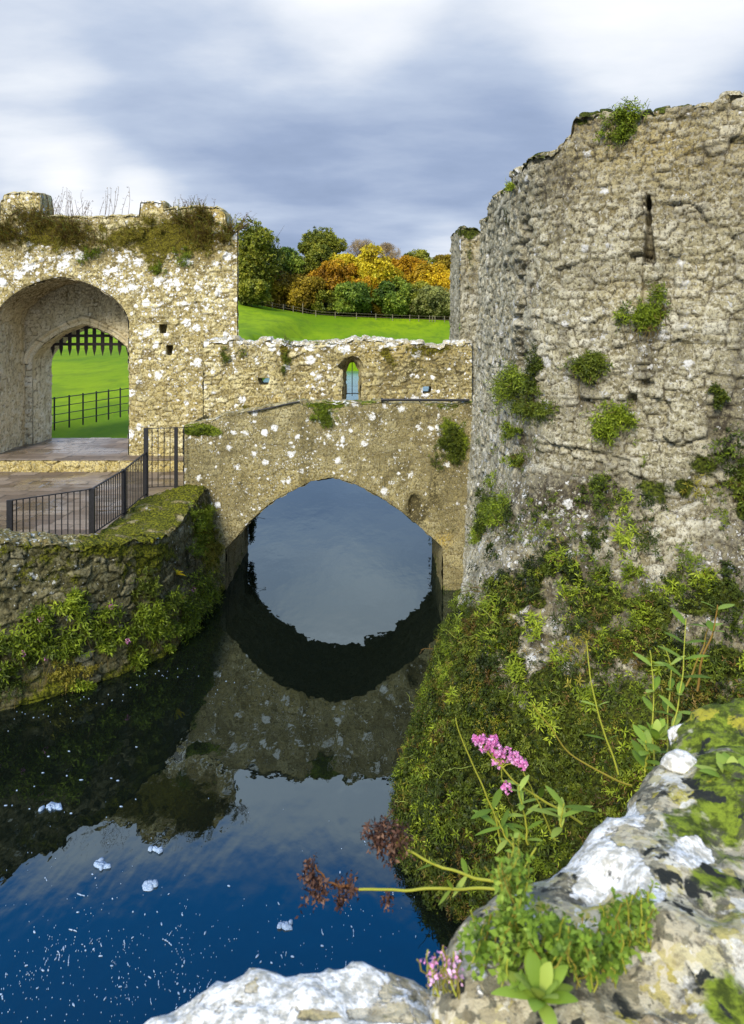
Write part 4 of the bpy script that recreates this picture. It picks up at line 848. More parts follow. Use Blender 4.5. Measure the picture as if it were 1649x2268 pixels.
# ---------------------------------------------------------------- fences
M_POST = plain('weathered_fence_wood', (0.17, 0.15, 0.09), 0.85, 0.3, 20)
ef = empty('estate_fence', (-11.8, 32.0, 2.0), 'black iron estate fence with four rails seen through the gate arch', 'fence')
ea, eb = np.array([XU(104, 30.4), 30.4]), np.array([XU(305, 35.4), 35.4])
ez = lambda t: 1.98 + 0 * t
for (u_, d_) in ((121, 30.8), (154, 31.6), (184.5, 32.4), (214, 33.2), (241, 34.0), (267, 34.8), (292, 35.5)):
    x = XU(u_, d_); S = Sheets(); S.box((x, d_, 1.9 + 0.68), (0.055, 0.04, 1.34)); S.build('post', M_IRON, ef, False)
for k, hz in enumerate((0.32, 0.64, 0.96, 1.30)):
    S = Sheets(); S.tube(curve3((ea[0], ea[1], 1.9 + hz), (eb[0], eb[1], 1.92 + hz), n=12), 0.018 if k < 3 else 0.022, 5); S.build('rail', M_IRON, ef)
hf = empty('field_fence', (-20, 138, 7), 'thin post and rail fence along the top of the green meadow before the woods', 'fence')
def cr_line(u): d = 138.0; x = XU(u, d); z = float(land_z(np.array([x]), np.array([d]))[0]); return np.array([x, d, z])
us = [533, 545, 556, 580, 583, 604, 628, 650, 671, 700, 743, 790, 833, 870, 908, 928, 952, 958, 964, 985, 1005]
for u_ in us:
    p = cr_line(u_); hh = 1.9 if u_ == 671 else 1.15; S = Sheets(); S.box(p + np.array([0, 0, hh / 2 - 0.1]), (0.12, 0.12, hh + 0.2)); S.build('post', M_POST, hf, False)
for hz in (0.5, 0.98):
    S = Sheets(); S.tube(np.array([cr_line(u_) + np.array([0, -0.1, hz]) for u_ in np.linspace(533, 1005, 40)]), 0.022, 4); S.build('rail', M_POST, hf)
# ---------------------------------------------------------------- trees beyond the meadow
FOL = {
 'olive': foliage('olive_green_leaves', [(0.049, 0.069, 0.011), (0.130, 0.155, 0.015), (0.260, 0.269, 0.026), (0.455, 0.423, 0.046)]),
 'green': foliage('mid_green_leaves', [(0.033, 0.069, 0.013), (0.081, 0.139, 0.019), (0.163, 0.236, 0.026), (0.293, 0.357, 0.040)]),
 'yellow': foliage('yellow_autumn_leaves', [(0.247, 0.186, 0.010), (0.468, 0.360, 0.016), (0.640, 0.520, 0.023), (0.640, 0.590, 0.048)]),
 'gold': foliage('golden_brown_leaves', [(0.211, 0.139, 0.008), (0.423, 0.276, 0.013), (0.617, 0.423, 0.019), (0.780, 0.585, 0.026)]),
 'orange': foliage('orange_autumn_leaves', [(0.163, 0.081, 0.008), (0.341, 0.179, 0.011), (0.504, 0.293, 0.013), (0.650, 0.423, 0.020)]),
 'brown': foliage('brown_autumn_leaves', [(0.098, 0.065, 0.009), (0.195, 0.139, 0.013), (0.309, 0.227, 0.018), (0.455, 0.341, 0.026)]),
 'grey': foliage('grey_green_leaves', [(0.073, 0.090, 0.029), (0.146, 0.163, 0.046), (0.244, 0.260, 0.073), (0.357, 0.374, 0.106)]),
 'bare': foliage('brown_twigs', [(0.12, 0.09, 0.05), (0.22, 0.16, 0.08), (0.34, 0.24, 0.10), (0.46, 0.34, 0.16)], 0.1),
}
M_BARK = plain('grey_brown_bark', (0.07, 0.055, 0.04), 0.9, 0.4, 6)
def tree(name, label, cat, u, vt, vb, wu, d, kind, seed, lobes=16, n=2600, shape='round', size=0.55, group='autumn trees beyond the meadow', trunk=True):
    rng = np.random.default_rng(seed); x = XU(u, d); z0 = float(land_z(np.array([x]), np.array([d]))[0]) - 0.5
    ztop = ZV(vt, d); zbot = max(ZV(vb, d), z0 + 0.4); wu = wu * (1.22 if kind != 'bare' else 1.0); rx = wu / 2 * d / F; zc_ = (ztop + zbot) / 2; rz = (ztop - zbot) / 2
    root = empty(name, (x, d, z0), label, cat, group)
    S = Sheets(); hgt = zc_ - z0
    pts = np.array([(x, d, z0), (x + rng.normal(0, .2), d, z0 + hgt * .4), (x + rng.normal(0, .3), d, zc_)]); r0 = 0.035 * (ztop - z0) * 0.5
    S.tube(pts, [r0, r0 * .75, r0 * .4], 7)
    for k in range(6 if kind != 'bare' else 14):
        a = rng.uniform(0, 6.28); t = rng.uniform(.35, .95); st = pts[0] * (1 - t) + pts[2] * t
        en = st + np.array([math.cos(a) * rx * .75, math.sin(a) * rx * .75, rng.uniform(.3, .95) * (ztop - st[2])]); S.tube(curve3(st, en, (0, 0, -0.4), 5, .15, rng), np.linspace(r0 * .35, r0 * .06, 5), 5)
    S.build('trunk', M_BARK, root)
    C = []; D = []
    th = rng.uniform(0, 6.28, lobes); hh = rng.uniform(-0.75, 0.85, lobes)
    for k in range(lobes):
        pr = math.sqrt(max(0.05, 1 - hh[k] ** 2)) if shape == 'round' else (0.95 * (1 - (hh[k] + 1) / 2.15) + 0.1)
        rr = rng.uniform(.2, .85) * pr
        c = np.array([x + math.cos(th[k]) * rx * rr, d + math.sin(th[k]) * rx * rr, zc_ + hh[k] * rz * .78])
        lr = np.array([rx * .36, rx * .36, rz * .26]) * rng.uniform(.5, 1.2)
        m = n // lobes; q = unit(rng.normal(size=(m, 3))); rad = rng.uniform(.55, 1.05, (m, 1)) ** .6
        C.append(c + q * lr * rad); D.append(q)
    m = n // 3; q = unit(rng.normal(size=(m, 3))); q[:, 2] = np.clip(q[:, 2], -0.9, 1)
    wprof = 1.0 if shape == 'round' else (0.15 + 0.85 * (1 - (q[:, 2:3] + 1) / 2))
    C.append(np.array([x, d, zc_]) + q * np.array([rx * .70, rx * .70, rz * .78]) * rng.uniform(.55, 1.0, (m, 1)) * (np.concatenate([np.broadcast_to(wprof, (m, 1))] * 2 + [np.ones((m, 1))], 1))); D.append(q)
    C = np.concatenate(C); D = np.concatenate(D)
    nz = vnoise(C[:, 0] * .8, C[:, 1] * .8, C[:, 2] * .8, seed); keep = nz > -0.22; C = C[keep]; D = D[keep]
    hue = np.clip(0.5 + vnoise(C[:, 0] * .35, C[:, 1] * .35, C[:, 2] * .35, seed + 3) * 0.9 + vnoise(C[:, 0] * 1.1, C[:, 1] * 1.1, C[:, 2] * 1.1, seed + 5) * 0.6, 0, 1); keep = vnoise(C[:, 0] * .45, C[:, 1] * .45, C[:, 2] * .45, seed + 6) > -.27; C = C[keep]; D = D[keep]; hue = hue[keep]
    S = Sheets(); sprigs(S, C, D + rng.normal(0, .6, C.shape), size * .9, 4, size, size * (.62 if kind != 'bare' else .10), rng, .8, hue, .3, .1)
    S.build('crown' if kind != 'bare' else 'twigs', FOL[kind], root)
TR = [
 ('broadleaf_tree', 'tall dark olive tree with a thin ragged top right beside the gatehouse end', 'tree', 562, 478, 668, 150, 141, 'olive', 1, 18, 4200),
 ('broadleaf_tree', 'small dark green round-topped tree between the gatehouse tree and the tall tree', 'tree', 640, 546, 620, 62, 150, 'green', 2, 12, 1800),
 ('broadleaf_tree', 'tallest tree, green rounded crown standing against the sky', 'tree', 712, 492, 600, 92, 158, 'olive', 3, 16, 3000),
 ('broadleaf_tree', 'yellow-green bush-like tree right under the tallest tree', 'tree', 715, 540, 610, 72, 150, 'olive', 4, 12, 2200),
 ('autumn_tree', 'red-orange tree left of the golden one', 'tree', 735, 578, 665, 120, 149, 'orange', 5, 16, 3000),
 ('autumn_tree', 'golden yellow round tree left of the bright yellow tree', 'tree', 765, 557, 660, 78, 151, 'yellow', 6, 14, 2600),
 ('autumn_tree', 'bright yellow tall tree with egg-shaped crown in the middle of the woods', 'tree', 832, 538, 668, 84, 147, 'yellow', 7, 18, 3800),
 ('bare_tree', 'nearly bare brown-gold tree showing above the golden yellow one', 'tree', 798, 524, 600, 66, 160, 'bare', 8, 12, 1500),
 ('bare_tree', 'thin twiggy bare tree just right of the bright yellow top', 'tree', 860, 534, 600, 54, 165, 'bare', 9, 12, 1400),
 ('autumn_tree', 'rust brown tree above the left end of the field fence', 'tree', 612, 588, 692, 84, 145, 'brown', 10, 14, 3000),
 ('autumn_tree', 'broad brown tree behind the middle of the field fence', 'tree', 680, 604, 700, 100, 144, 'brown', 11, 14, 3200),
 ('conifer_tree', 'dark blue-green spreading tree below the yellow trees at the meadow edge', 'tree', 778, 622, 706, 92, 143, 'green', 12, 14, 3200),
 ('autumn_tree', 'small orange tree beside the foot of the bright yellow tree', 'tree', 815, 605, 690, 60, 146, 'orange', 13, 10, 1800),
 ('conifer_tree', 'dense green tree right of the dark hollow under the yellow tree', 'tree', 882, 606, 708, 84, 144, 'green', 14, 14, 3200),
 ('broadleaf_tree', 'grey-green willow-like tree nearest the right-hand wall', 'tree', 964, 628, 712, 96, 143, 'grey', 15, 14, 3200),
 ('autumn_tree', 'wide orange tree in the canopy right of the bright yellow tree', 'tree', 905, 562, 650, 96, 152, 'orange', 16, 14, 2800),
 ('autumn_tree', 'golden-orange crown lying behind the grey-green tree', 'tree', 950, 578, 660, 92, 149, 'gold', 17, 14, 2600),
 ('autumn_tree', 'orange-gold tree partly hidden by the ruined wall edge', 'tree', 1003, 594, 690, 74, 147, 'gold', 18, 12, 2400),
 ('broadleaf_tree', 'far dark green treetop on the right horizon', 'tree', 930, 553, 620, 66, 172, 'olive', 19, 12, 1600),
 ('broadleaf_tree', 'far dark brown treetop touching the wall stub on the right', 'tree', 992, 560, 620, 70, 170, 'brown', 20, 12, 1600),
 ('broadleaf_tree', 'low olive bush at the left end of the woods beside the gatehouse', 'tree', 558, 620, 676, 90, 132, 'olive', 21, 12, 2400),
 ('broadleaf_tree', 'dull green tree filling the gap left of the red-orange tree', 'tree', 672, 570, 640, 70, 153, 'grey', 22, 12, 2000),
 ('broadleaf_tree', 'dark olive tree filling the low middle between the brown and blue-green trees', 'tree', 725, 640, 704, 70, 143.5, 'olive', 23, 12, 2200),
 ('autumn_tree', 'brown-orange tree low behind the dense green tree', 'tree', 848, 640, 708, 60, 147, 'brown', 24, 10, 1800),
 ('broadleaf_tree', 'olive tree between the dense green and the grey-green trees', 'tree', 925, 620, 712, 70, 145, 'olive', 25, 12, 2200),
 ('broadleaf_tree', 'far bare-topped tree left of the bare brown-gold tree on the horizon', 'tree', 690, 590, 640, 60, 156, 'olive', 26, 12, 1500),
]
for a in TR: tree(*a)
rng = np.random.default_rng(404); N = 9000; uu = rng.uniform(500, 1090, N); dd = rng.uniform(146, 176, N); xx = XU(uu, dd); zg = land_z(xx, dd); hh = rng.random(N) ** 1.0 * (8.5 + 7 * vnoise(uu * .03, dd * .05, 0, 3))
S = Sheets(); sprigs(S, np.stack([xx, dd, zg + hh], 1), rng.normal(0, 1, (N, 3)) + np.array([0, -.5, .6]), .6, 5, .75, .5, rng, .8, .2 + .5 * rng.random(N), .3, .1)
tag(S.build('undergrowth', FOL['brown']), 'brown and gold undergrowth filling the woods behind the field fence', kind='stuff')

# ---------------------------------------------------------------- where things stand on the walls
def bvh_of(obs):
    V = []; Fc = []; n = 0
    for o in obs:
        mw = o.matrix_world; off = np.zeros(3); q = o
        while q is not None: off += np.array(q.location); q = q.parent
        me = o.data; v = np.empty(len(me.vertices) * 3); me.vertices.foreach_get('co', v); v = v.reshape(-1, 3) + off
        f = np.empty(len(me.loops), int); me.loops.foreach_get('vertex_index', f); f = f.reshape(-1, 4) + n
        V.append(v); Fc.append(f); n += len(v)
    return BVHTree.FromPolygons(np.concatenate(V).tolist(), np.concatenate(Fc).tolist())
solid = [o for o in bpy.data.objects if o.type == 'MESH' and o.name.split('.')[0] in ('arch_wall', 'wall_face', 'wall_top', 'front_wall', 'inner_wall', 'coping', 'parapet_coping')]
BV = bvh_of(solid)
def hit(u, v, off=0.02):
    d = Vector(((u - CX) / F, 1.0, (VH - v) / F)).normalized(); o = Vector((0, 0, H))
    p, n, i, dist = BV.ray_cast(o, d)
    if p is None: return None, None
    if n.dot(d) > 0: n = -n
    return np.array(p) + np.array(n) * off, np.array(n)
M_STEM = foliage('plant_stems', [(0.10, 0.06, 0.02), (0.16, 0.13, 0.03), (0.20, 0.26, 0.04), (0.30, 0.34, 0.06)], 0.0)
M_DRY = foliage('dry_brown_growth', [(0.05, 0.025, 0.010), (0.11, 0.06, 0.018), (0.20, 0.12, 0.03), (0.28, 0.20, 0.06)], 0.15)
M_LEAFY = foliage('bright_wall_plant_leaves', [(0.030, 0.045, 0.005), (0.095, 0.135, 0.009), (0.21, 0.275, 0.015), (0.36, 0.43, 0.035)])
M_OLIVE = foliage('olive_brown_scrub', [(0.085, 0.050, 0.010), (0.15, 0.11, 0.014), (0.21, 0.185, 0.018), (0.34, 0.30, 0.04)])
M_DARKG = foliage('dark_green_wall_leaves', [(0.012, 0.019, 0.003), (0.036, 0.056, 0.006), (0.085, 0.112, 0.010), (0.18, 0.22, 0.02)])
M_PINK = foliage('pink_valerian_flowers', [(0.42, 0.08, 0.26), (0.62, 0.16, 0.42), (0.75, 0.30, 0.58), (0.82, 0.50, 0.72)], 0.25)
M_FERN = foliage('yellowing_fern', [(0.25, 0.20, 0.01), (0.42, 0.34, 0.015), (0.55, 0.46, 0.02), (0.6, 0.55, 0.05)])

def wall_plant(name, label, u, v, ru, rv, n, mat, seed, ll=0.06, lw=0.018, k=8, L=0.16, up=0.5, cat='wall plant', group='plants rooted in the old walls', hvar=.4, hue=.5, stems=8, droop=.3, flowers=0, twiggy=0, spread=.8):
    rng = np.random.default_rng(seed); c, nn = hit(u, v)
    if c is None: return
    root = empty(name, tuple(c), label, cat, group)
    C = []; D = []; cl = [(rng.normal(0, .5), rng.normal(0, .5), rng.uniform(.06, .34)) for _ in range(9)]
    tries = 0
    while len(C) < n and tries < n * 4:
        tries += 1; a = rng.uniform(0, 6.28); r_ = math.sqrt(rng.random()) ** 0.9
        q_ = cl[rng.integers(9)]; uu = u + ru * (q_[0] + rng.normal(0, q_[2]) * .9); vv = v + rv * (q_[1] + rng.normal(0, q_[2]) * .9); p, q = hit(uu, vv, 0.0)
        if p is None or abs(p[1] - c[1]) > 1.4: continue
        C.append(p + q * rng.uniform(0, 0.10) * (1.2 - r_)); D.append(q * 0.9 + np.array([0, 0, up]) + rng.normal(0, .45, 3))
    if not C: return
    C = np.array(C); D = np.array(D); S = Sheets()
    sprigs(S, C, D, L * rng.uniform(.6, 1.25, len(C)), k, ll, lw, rng, spread, hue, hvar, droop)
    S.build('foliage', mat, root)
    if stems:
        S = Sheets()
        for i in rng.choice(len(C), min(stems, len(C)), replace=False):
            e = C[i] + unit(D[i]) * L * rng.uniform(.9, 1.6); S.tube(curve3(C[i] - unit(D[i]) * L * .3, e, np.array([0, 0, .01]), 6, .008, rng), np.linspace(.006, .003, 6) * (1.9 if name == 'wall_shrub' else 1.0), 4, (rng.random() * (.6 if name == 'wall_shrub' else 1), rng.random(), 0))
        for i in range(twiggy):
            p = C[rng.integers(len(C))]; e = p + np.array([rng.normal(0, .10), rng.normal(-.04, .05), rng.uniform(-.6, -.15)]) * (1 if twiggy > 0 else 0); S.tube(curve3(p, e, (rng.normal(0, .04), -.05, 0), 6, .012, rng), np.linspace(.007, .002, 6), 4, (.15, rng.random(), 0))
        S.build('stem', M_STEM, root)
    if flowers:
        for i in range(flowers):
            j = rng.integers(len(C)); p = C[j] + unit(D[j]) * L * 1.1; S = Sheets(); m = 26; q = unit(rng.normal(size=(m, 3)))
            sprigs(S, p + q * .035, q, .015, 4, .016, .014, rng, .9, .5, .5, 0); S.build('flower_head', M_PINK, root)
WP = [
 ('wall_shrub', 'broad rusty olive shrub mass draped over the gatehouse parapet above the archway', 105, 520, 112, 40, 1300, M_OLIVE, 1, dict(ll=.07, lw=.015, L=.36, up=.6, stems=420, k=8, spread=.5, hue=.24, hvar=.6)),
 ('wall_shrub', 'bushy brown-green shrub on the right-hand end of the gatehouse top', 432, 500, 64, 36, 820, M_OLIVE, 2, dict(ll=.07, lw=.015, L=.36, up=.8, stems=240, k=8, spread=.5, hue=.3, hvar=.6)),
 ('wall_shrub', 'green creeping plant between the two gatehouse shrubs', 305, 515, 50, 34, 420, M_OLIVE, 3, dict(ll=.07, lw=.018, L=.22, hue=.7, stems=60)),
 ('wall_plant', 'small green tuft hanging left of the middle below the gatehouse scrub', 195, 558, 26, 24, 150, M_LEAFY, 4, dict(ll=.07, L=.16, hue=.4)),
 ('wall_plant', 'fern tuft below the right-hand gatehouse shrub', 412, 570, 22, 26, 110, M_LEAFY, 5, dict(ll=.07, L=.16, hue=.45)),
 ('wall_plant', 'little green tuft above the square hole in the gatehouse wall', 348, 598, 14, 18, 70, M_LEAFY, 6, dict(ll=.06, L=.12, hue=.4)),
 ('wall_plant', 'trailing weed on the top left of the low window wall', 632, 790, 12, 38, 110, M_DARKG, 7, dict(ll=.05, L=.1, hue=.7)),
 ('wall_plant', 'thin weed where the low window wall meets the gatehouse', 512, 785, 20, 16, 80, M_DARKG, 8, dict(ll=.05, L=.1, hue=.7)),
 ('wall_plant', 'round dense green tuft growing from the bridge parapet below the window', 716, 915, 34, 28, 330, M_LEAFY, 9, dict(ll=.05, lw=.014, L=.11, hue=.38)),
 ('wall_plant', 'dark green bush at the right end of the bridge parapet', 1002, 992, 34, 42, 420, M_DARKG, 10, dict(ll=.055, L=.14, hue=.6)),
 ('wall_plant', 'low mossy weed on the sloping left end of the bridge parapet', 450, 955, 34, 8, 90, M_LEAFY, 11, dict(ll=.035, L=.05, stems=0, hue=.3)),
 ('wall_plant', 'leafy sprout on the very top of the ruined wall against the sky', 1392, 262, 22, 22, 130, M_LEAFY, 12, dict(ll=.06, L=.2, up=1.4, hue=.6)),
 ('wall_plant', 'brown-green plant hanging just under the ruined wall top', 1368, 292, 26, 16, 120, M_LEAFY, 13, dict(ll=.05, L=.12, hue=.45)),
 ('wall_plant', 'tiny green sprig high on the stepped left end of the ruined wall', 1132, 414, 9, 8, 40, M_LEAFY, 14, dict(ll=.05, L=.1, hue=.7)),
 ('wall_plant', 'thick tuft with dry roots hanging below the arrow slit', 1438, 700, 42, 46, 380, M_LEAFY, 15, dict(ll=.07, lw=.016, L=.16, twiggy=26, hue=.45, cat='wall plant')),
 ('wall_plant', 'rounded dark tuft growing left of the rooty one on the ruined wall', 1308, 812, 36, 26, 300, M_DARKG, 16, dict(ll=.065, L=.14, twiggy=6, hue=.75)),
 ('wall_plant', 'long trailing plant hanging down the far face of the ruined wall above the pipe', 1128, 850, 60, 44, 520, M_LEAFY, 17, dict(ll=.07, lw=.016, L=.2, twiggy=16, up=-.1, hue=.42, hvar=.6)),
 ('wall_plant', 'lower green end of the trailing plant on the ruined wall', 1186, 900, 32, 36, 300, M_DARKG, 18, dict(ll=.065, L=.16, hue=.7)),
 ('wall_plant', 'upright dark weed beside the trailing plant', 1193, 815, 10, 44, 130, M_DARKG, 19, dict(ll=.05, L=.12, hue=.5)),
 ('wall_plant', 'light green fern-like plant spreading under the square hole of the ruined wall', 1362, 930, 48, 36, 260, M_LEAFY, 20, dict(ll=.07, lw=.018, L=.16, hue=.55)),
 ('wall_plant', 'small green tuft low on the left edge of the ruined wall', 1140, 958, 22, 14, 110, M_LEAFY, 21, dict(ll=.045, L=.08, hue=.45)),
 ('wall_plant', 'small tuft below and left of the fern-like plant', 1140, 1026, 20, 16, 90, M_LEAFY, 22, dict(ll=.045, L=.08, hue=.45)),
 ('wall_plant', 'bushy yellow-green plant where the pale wall edge turns mossy', 1090, 1125, 50, 40, 420, M_LEAFY, 23, dict(ll=.06, L=.13, hue=.45)),
 ('wall_plant', 'yellow-green plant on the pale wall edge near the bridge pier', 1062, 1190, 28, 24, 200, M_LEAFY, 24, dict(ll=.06, L=.12, hue=.55)),
 ('wall_plant', 'dark tuft on the right picture edge of the ruined wall', 1595, 885, 12, 20, 90, M_DARKG, 25, dict(ll=.05, L=.08, hue=.6)),
 ('wall_plant', 'leafy clump over the corner of the retaining wall beside the bridge', 452, 1148, 26, 34, 260, M_LEAFY, 30, dict(ll=.07, lw=.02, L=.15, hue=.5)),
 ('wall_plant', 'brown-green hanging plant between retaining wall and bridge pier', 466, 1225, 22, 55, 260, M_OLIVE, 31, dict(ll=.06, L=.12, hue=.7)),
 ('valerian_plant', 'largest leafy clump hanging over the water at the wall corner by the bridge', 425, 1335, 62, 50, 620, M_LEAFY, 32, dict(ll=.10, lw=.024, L=.22, hue=.32, hvar=.5, twiggy=10, flowers=1, k=7)),
 ('valerian_plant', 'leafy clump in the middle of the retaining wall', 268, 1400, 60, 44, 330, M_LEAFY, 33, dict(ll=.11, lw=.030, L=.2, hue=.45, flowers=2, k=7, twiggy=8)),
 ('valerian_plant', 'upright bright green plant on the retaining wall left of the middle', 160, 1345, 22, 32, 110, M_LEAFY, 34, dict(ll=.12, lw=.03, L=.18, hue=.6, k=7)),
 ('valerian_plant', 'pink-flowered clump low at the left picture edge', 50, 1425, 62, 44, 380, M_LEAFY, 35, dict(ll=.11, lw=.028, L=.2, hue=.38, hvar=.5, flowers=5, k=7, twiggy=8)),
 ('valerian_plant', 'small leafy plant between the left clump and the middle clump', 148, 1432, 24, 24, 110, M_LEAFY, 36, dict(ll=.10, lw=.026, L=.16, hue=.4, k=7)),
 ('wall_plant', 'small bright plant at the waterline of the retaining wall', 192, 1524, 22, 12, 60, M_LEAFY, 37, dict(ll=.10, lw=.03, L=.12, hue=.6, stems=0)),
 ('wall_plant', 'tiny sprout at the waterline near the wall corner', 372, 1440, 11, 8, 22, M_LEAFY, 38, dict(ll=.08, lw=.026, L=.08, hue=.6, stems=0)),
 ('wall_plant', 'brown-yellow weed along the left waterline of the retaining wall', 150, 1490, 70, 26, 160, M_OLIVE, 39, dict(ll=.06, L=.1, hue=.7, twiggy=6)),
 ('wall_plant', 'dark weed in the lower left corner of the retaining wall', 22, 1500, 34, 36, 170, M_DARKG, 40, dict(ll=.07, L=.12, hue=.4, twiggy=8)),
 ('wall_plant', 'drooping green plant filling the corner between retaining wall and water below the fern', 400, 1400, 40, 30, 260, M_LEAFY, 51, dict(ll=.09, lw=.024, L=.18, hue=.45, k=7)),
 ('wall_plant', 'dark leafy plant under the railing corner of the retaining wall', 330, 1300, 40, 26, 150, M_DARKG, 52, dict(ll=.06, L=.10, hue=.7, stems=4)),
 ('wall_plant', 'yellow-green plant high on the retaining wall end facing the bridge', 432, 1215, 26, 30, 180, M_LEAFY, 53, dict(ll=.06, L=.12, hue=.5, stems=4)),
 ('valerian_plant', 'leafy plant between the middle clump and the corner clump of the retaining wall', 335, 1370, 30, 34, 150, M_LEAFY, 54, dict(ll=.10, lw=.026, L=.18, hue=.4, k=7)),
]
for (nm, lb, u, v, ru, rv, n, mt, sd, kw) in WP: wall_plant(nm, lb, u, v, ru, rv, n, mt, 100 + sd, **kw)

# hart's tongue fern on the retaining wall
c, nn = hit(388, 1275)
fern = empty('fern', tuple(c), 'yellowing strap-leaved fern on the retaining wall corner', 'fern')
rng = np.random.default_rng(5)
for k, ang in enumerate(np.linspace(-60, 62, 7)):
    a = math.radians(ang); S = Sheets(); d0 = np.array([math.sin(a) * .9, -0.45, math.cos(a)]); blade(S, c, d0, rng.uniform(.26, .36), .045, (0, -.2, -1), .35, 7, (rng.random(), rng.random(), 0), side=(math.cos(a), 0, -math.sin(a))); S.build('frond', M_FERN, fern)
# ivy hanging inside the arch
rng = np.random.default_rng(8)
iv = empty('ivy', (-2.9, 21.2, 2.2), 'dark ivy hanging at the far left edge inside the bridge arch', 'ivy')
N = 420; t = rng.random(N); zz = 2.25 - 1.9 * t; xx = XU(556, 21.1) + (0.03 + 0.42 * (1 - t) ** 1.5 * rng.random(N)); C = np.stack([xx - 0.05, 21.0 + 0.3 * rng.random(N), zz], 1)
S = Sheets(); sprigs(S, C, np.array([.5, -.4, -.3]) + rng.normal(0, .5, (N, 3)), .12, 6, .06, .04, rng, .8, .15, .3, .4); S.build('foliage', M_DARKG, iv)
S = Sheets(); [S.tube(curve3((xx_ - .35, 21.1, z_), (xx_ + .28, 21.0, z_ + .15), (0, 0, .03), 6, .02, rng), .006, 4, (.1, .2, 0)) for xx_, z_ in ((-3.05, 1.9), (-3.1, 1.4), (-3.2, .8))]; S.build('stem', M_STEM, iv)
iv2 = empty('ivy', (1.72, 21.2, 1.2), 'few dark ivy leaves at the far right edge inside the bridge arch', 'ivy')
N = 60; C = np.stack([XU(962, 21.2) - .05 - .05 * rng.random(N), 21.1 + .2 * rng.random(N), rng.uniform(.2, 2.0, N)], 1); S = Sheets(); sprigs(S, C, rng.normal(0, .6, (N, 3)) + np.array([-.5, -.3, 0]), .07, 5, .05, .035, rng, .8, .15, .3, .3); S.build('foliage', M_DARKG, iv2)

# dry flower stalks standing on the gatehouse top
rng = np.random.default_rng(11)
for k, (u0, u1, vb, vt, n, lb) in enumerate(((98, 285, 480, 432, 34, 'thin dry stalks standing against the sky between the gatehouse merlons'), (388, 470, 460, 440, 16, 'short dry stalks on top of the right-hand gatehouse shrub'), (502, 560, 492, 462, 18, 'fine dry twigs sticking out past the right corner of the gatehouse'))):
    r_ = empty('dry_stalks', tuple(PX((u0 + u1) / 2, vb, YG + .3)), lb, 'dry weeds', 'dry stalks on the gatehouse top'); S = Sheets(); S2 = Sheets(); C = []; D = []
    for i in range(n):
        u = rng.uniform(u0, u1) ; h_ = rng.uniform(.35, 1.15) * (vb - vt) * 24.7 / F * 1.3
        if k == 2: u = min(u, 520)
        x = XU(u, YG + .3); z = float(gate_top(np.array([min(x, -4.4)]))[0]) - .05; z = z if k < 2 else 9.2
        e = np.array([x + rng.normal(.05 if k < 2 else .45, .12), YG + .3 + rng.normal(0, .1), z + h_]); pth = curve3((x, YG + .3, z), e, (rng.normal(0, .04), 0, 0), 6, .008, rng); S.tube(pth, np.linspace(.007, .004, 6), 4, (.35, rng.random(), 0))
        for j in range(2, 6): C.append(pth[j] + rng.normal(0, .02, 3)); D.append(rng.normal(0, 1, 3) + np.array([0, 0, 1]))
    sprigs(S2, np.array(C), np.array(D), .07, 5, .035, .018, rng, .8, .4, .5, .1); S.build('stem', M_DRY, r_); S2.build('seed_heads', M_DRY, r_)

# ---------------------------------------------------------------- ground cover on the foot of the ruined wall
rng = np.random.default_rng(21)
uR, vR = UVR; vgR = veg_amount(uR, vR)
cell = np.linalg.norm(np.cross(np.gradient(PRN, axis=1), np.gradient(PRN, axis=0)), axis=-1) * (Zu <= ztop[None])
vis = (uR < 1720) & (vR < 2330) & (PR[..., 2] > -0.05)
dist = np.linalg.norm(PR - np.array([0, 0, H]), axis=-1)
patch = ss(-0.30, 0.15, fbm(PR, 0.9, 3, 55) + 0.25 * vgR)
def sample_on(wt, N):
    w = wt.ravel(); w = w / w.sum(); i = rng.choice(len(w), N, p=w); r_, c_ = np.unravel_index(i, wt.shape); r_ = np.clip(r_, 0, PR.shape[0] - 2); c_ = np.clip(c_, 0, PR.shape[1] - 2)
    fr, fc = rng.random(N)[:, None], rng.random(N)[:, None]
    P = PR[r_, c_] * (1 - fr) * (1 - fc) + PR[r_ + 1, c_] * fr * (1 - fc) + PR[r_, c_ + 1] * (1 - fr) * fc + PR[r_ + 1, c_ + 1] * fr * fc
    Nn = unit(np.cross(PR[r_, c_ + 1] - PR[r_, c_], PR[r_ + 1, c_] - PR[r_, c_])); Nn *= np.where(Nn @ np.array([-.7, -.7, 0]) < 0, -1, 1)[:, None]
    return P, Nn
def cover(label, wt, N, L, ll, lw, k, mat, hue, hvar, droop, lift=0.03, spread=.8):
    P, Nn = sample_on(wt, N); S = Sheets(); patchh = 0.9 * fbm(P, 1.1, 3, int(N) % 97)
    hu = np.clip(hue + patchh, 0, 1)
    sprigs(S, P + Nn * lift * rng.uniform(.2, 2.5, (N, 1)), Nn + np.array([0, 0, .35]) + rng.normal(0, .5, (N, 3)), L * rng.uniform(.5, 1.3, N), k, ll, lw, rng, spread, hu, hvar, droop)
    return tag(S.build('ground_cover', mat), label, None, None, 'stuff')
hR = 1 - .93 * ss(.10, -.12, fbm(PR, 2.4, 3, 59)) * ss(1700, 1350, vR) * ss(1050, 1120, uR)
W0 = cell * vis * hR
cover('low dark green moss and small leaves matted over the sloping foot of the ruined wall', W0 * vgR ** 1.3 * (0.02 + patch), 7000, .05, .026, .014, 7, M_DARKG, .42, .5, .2, .02)
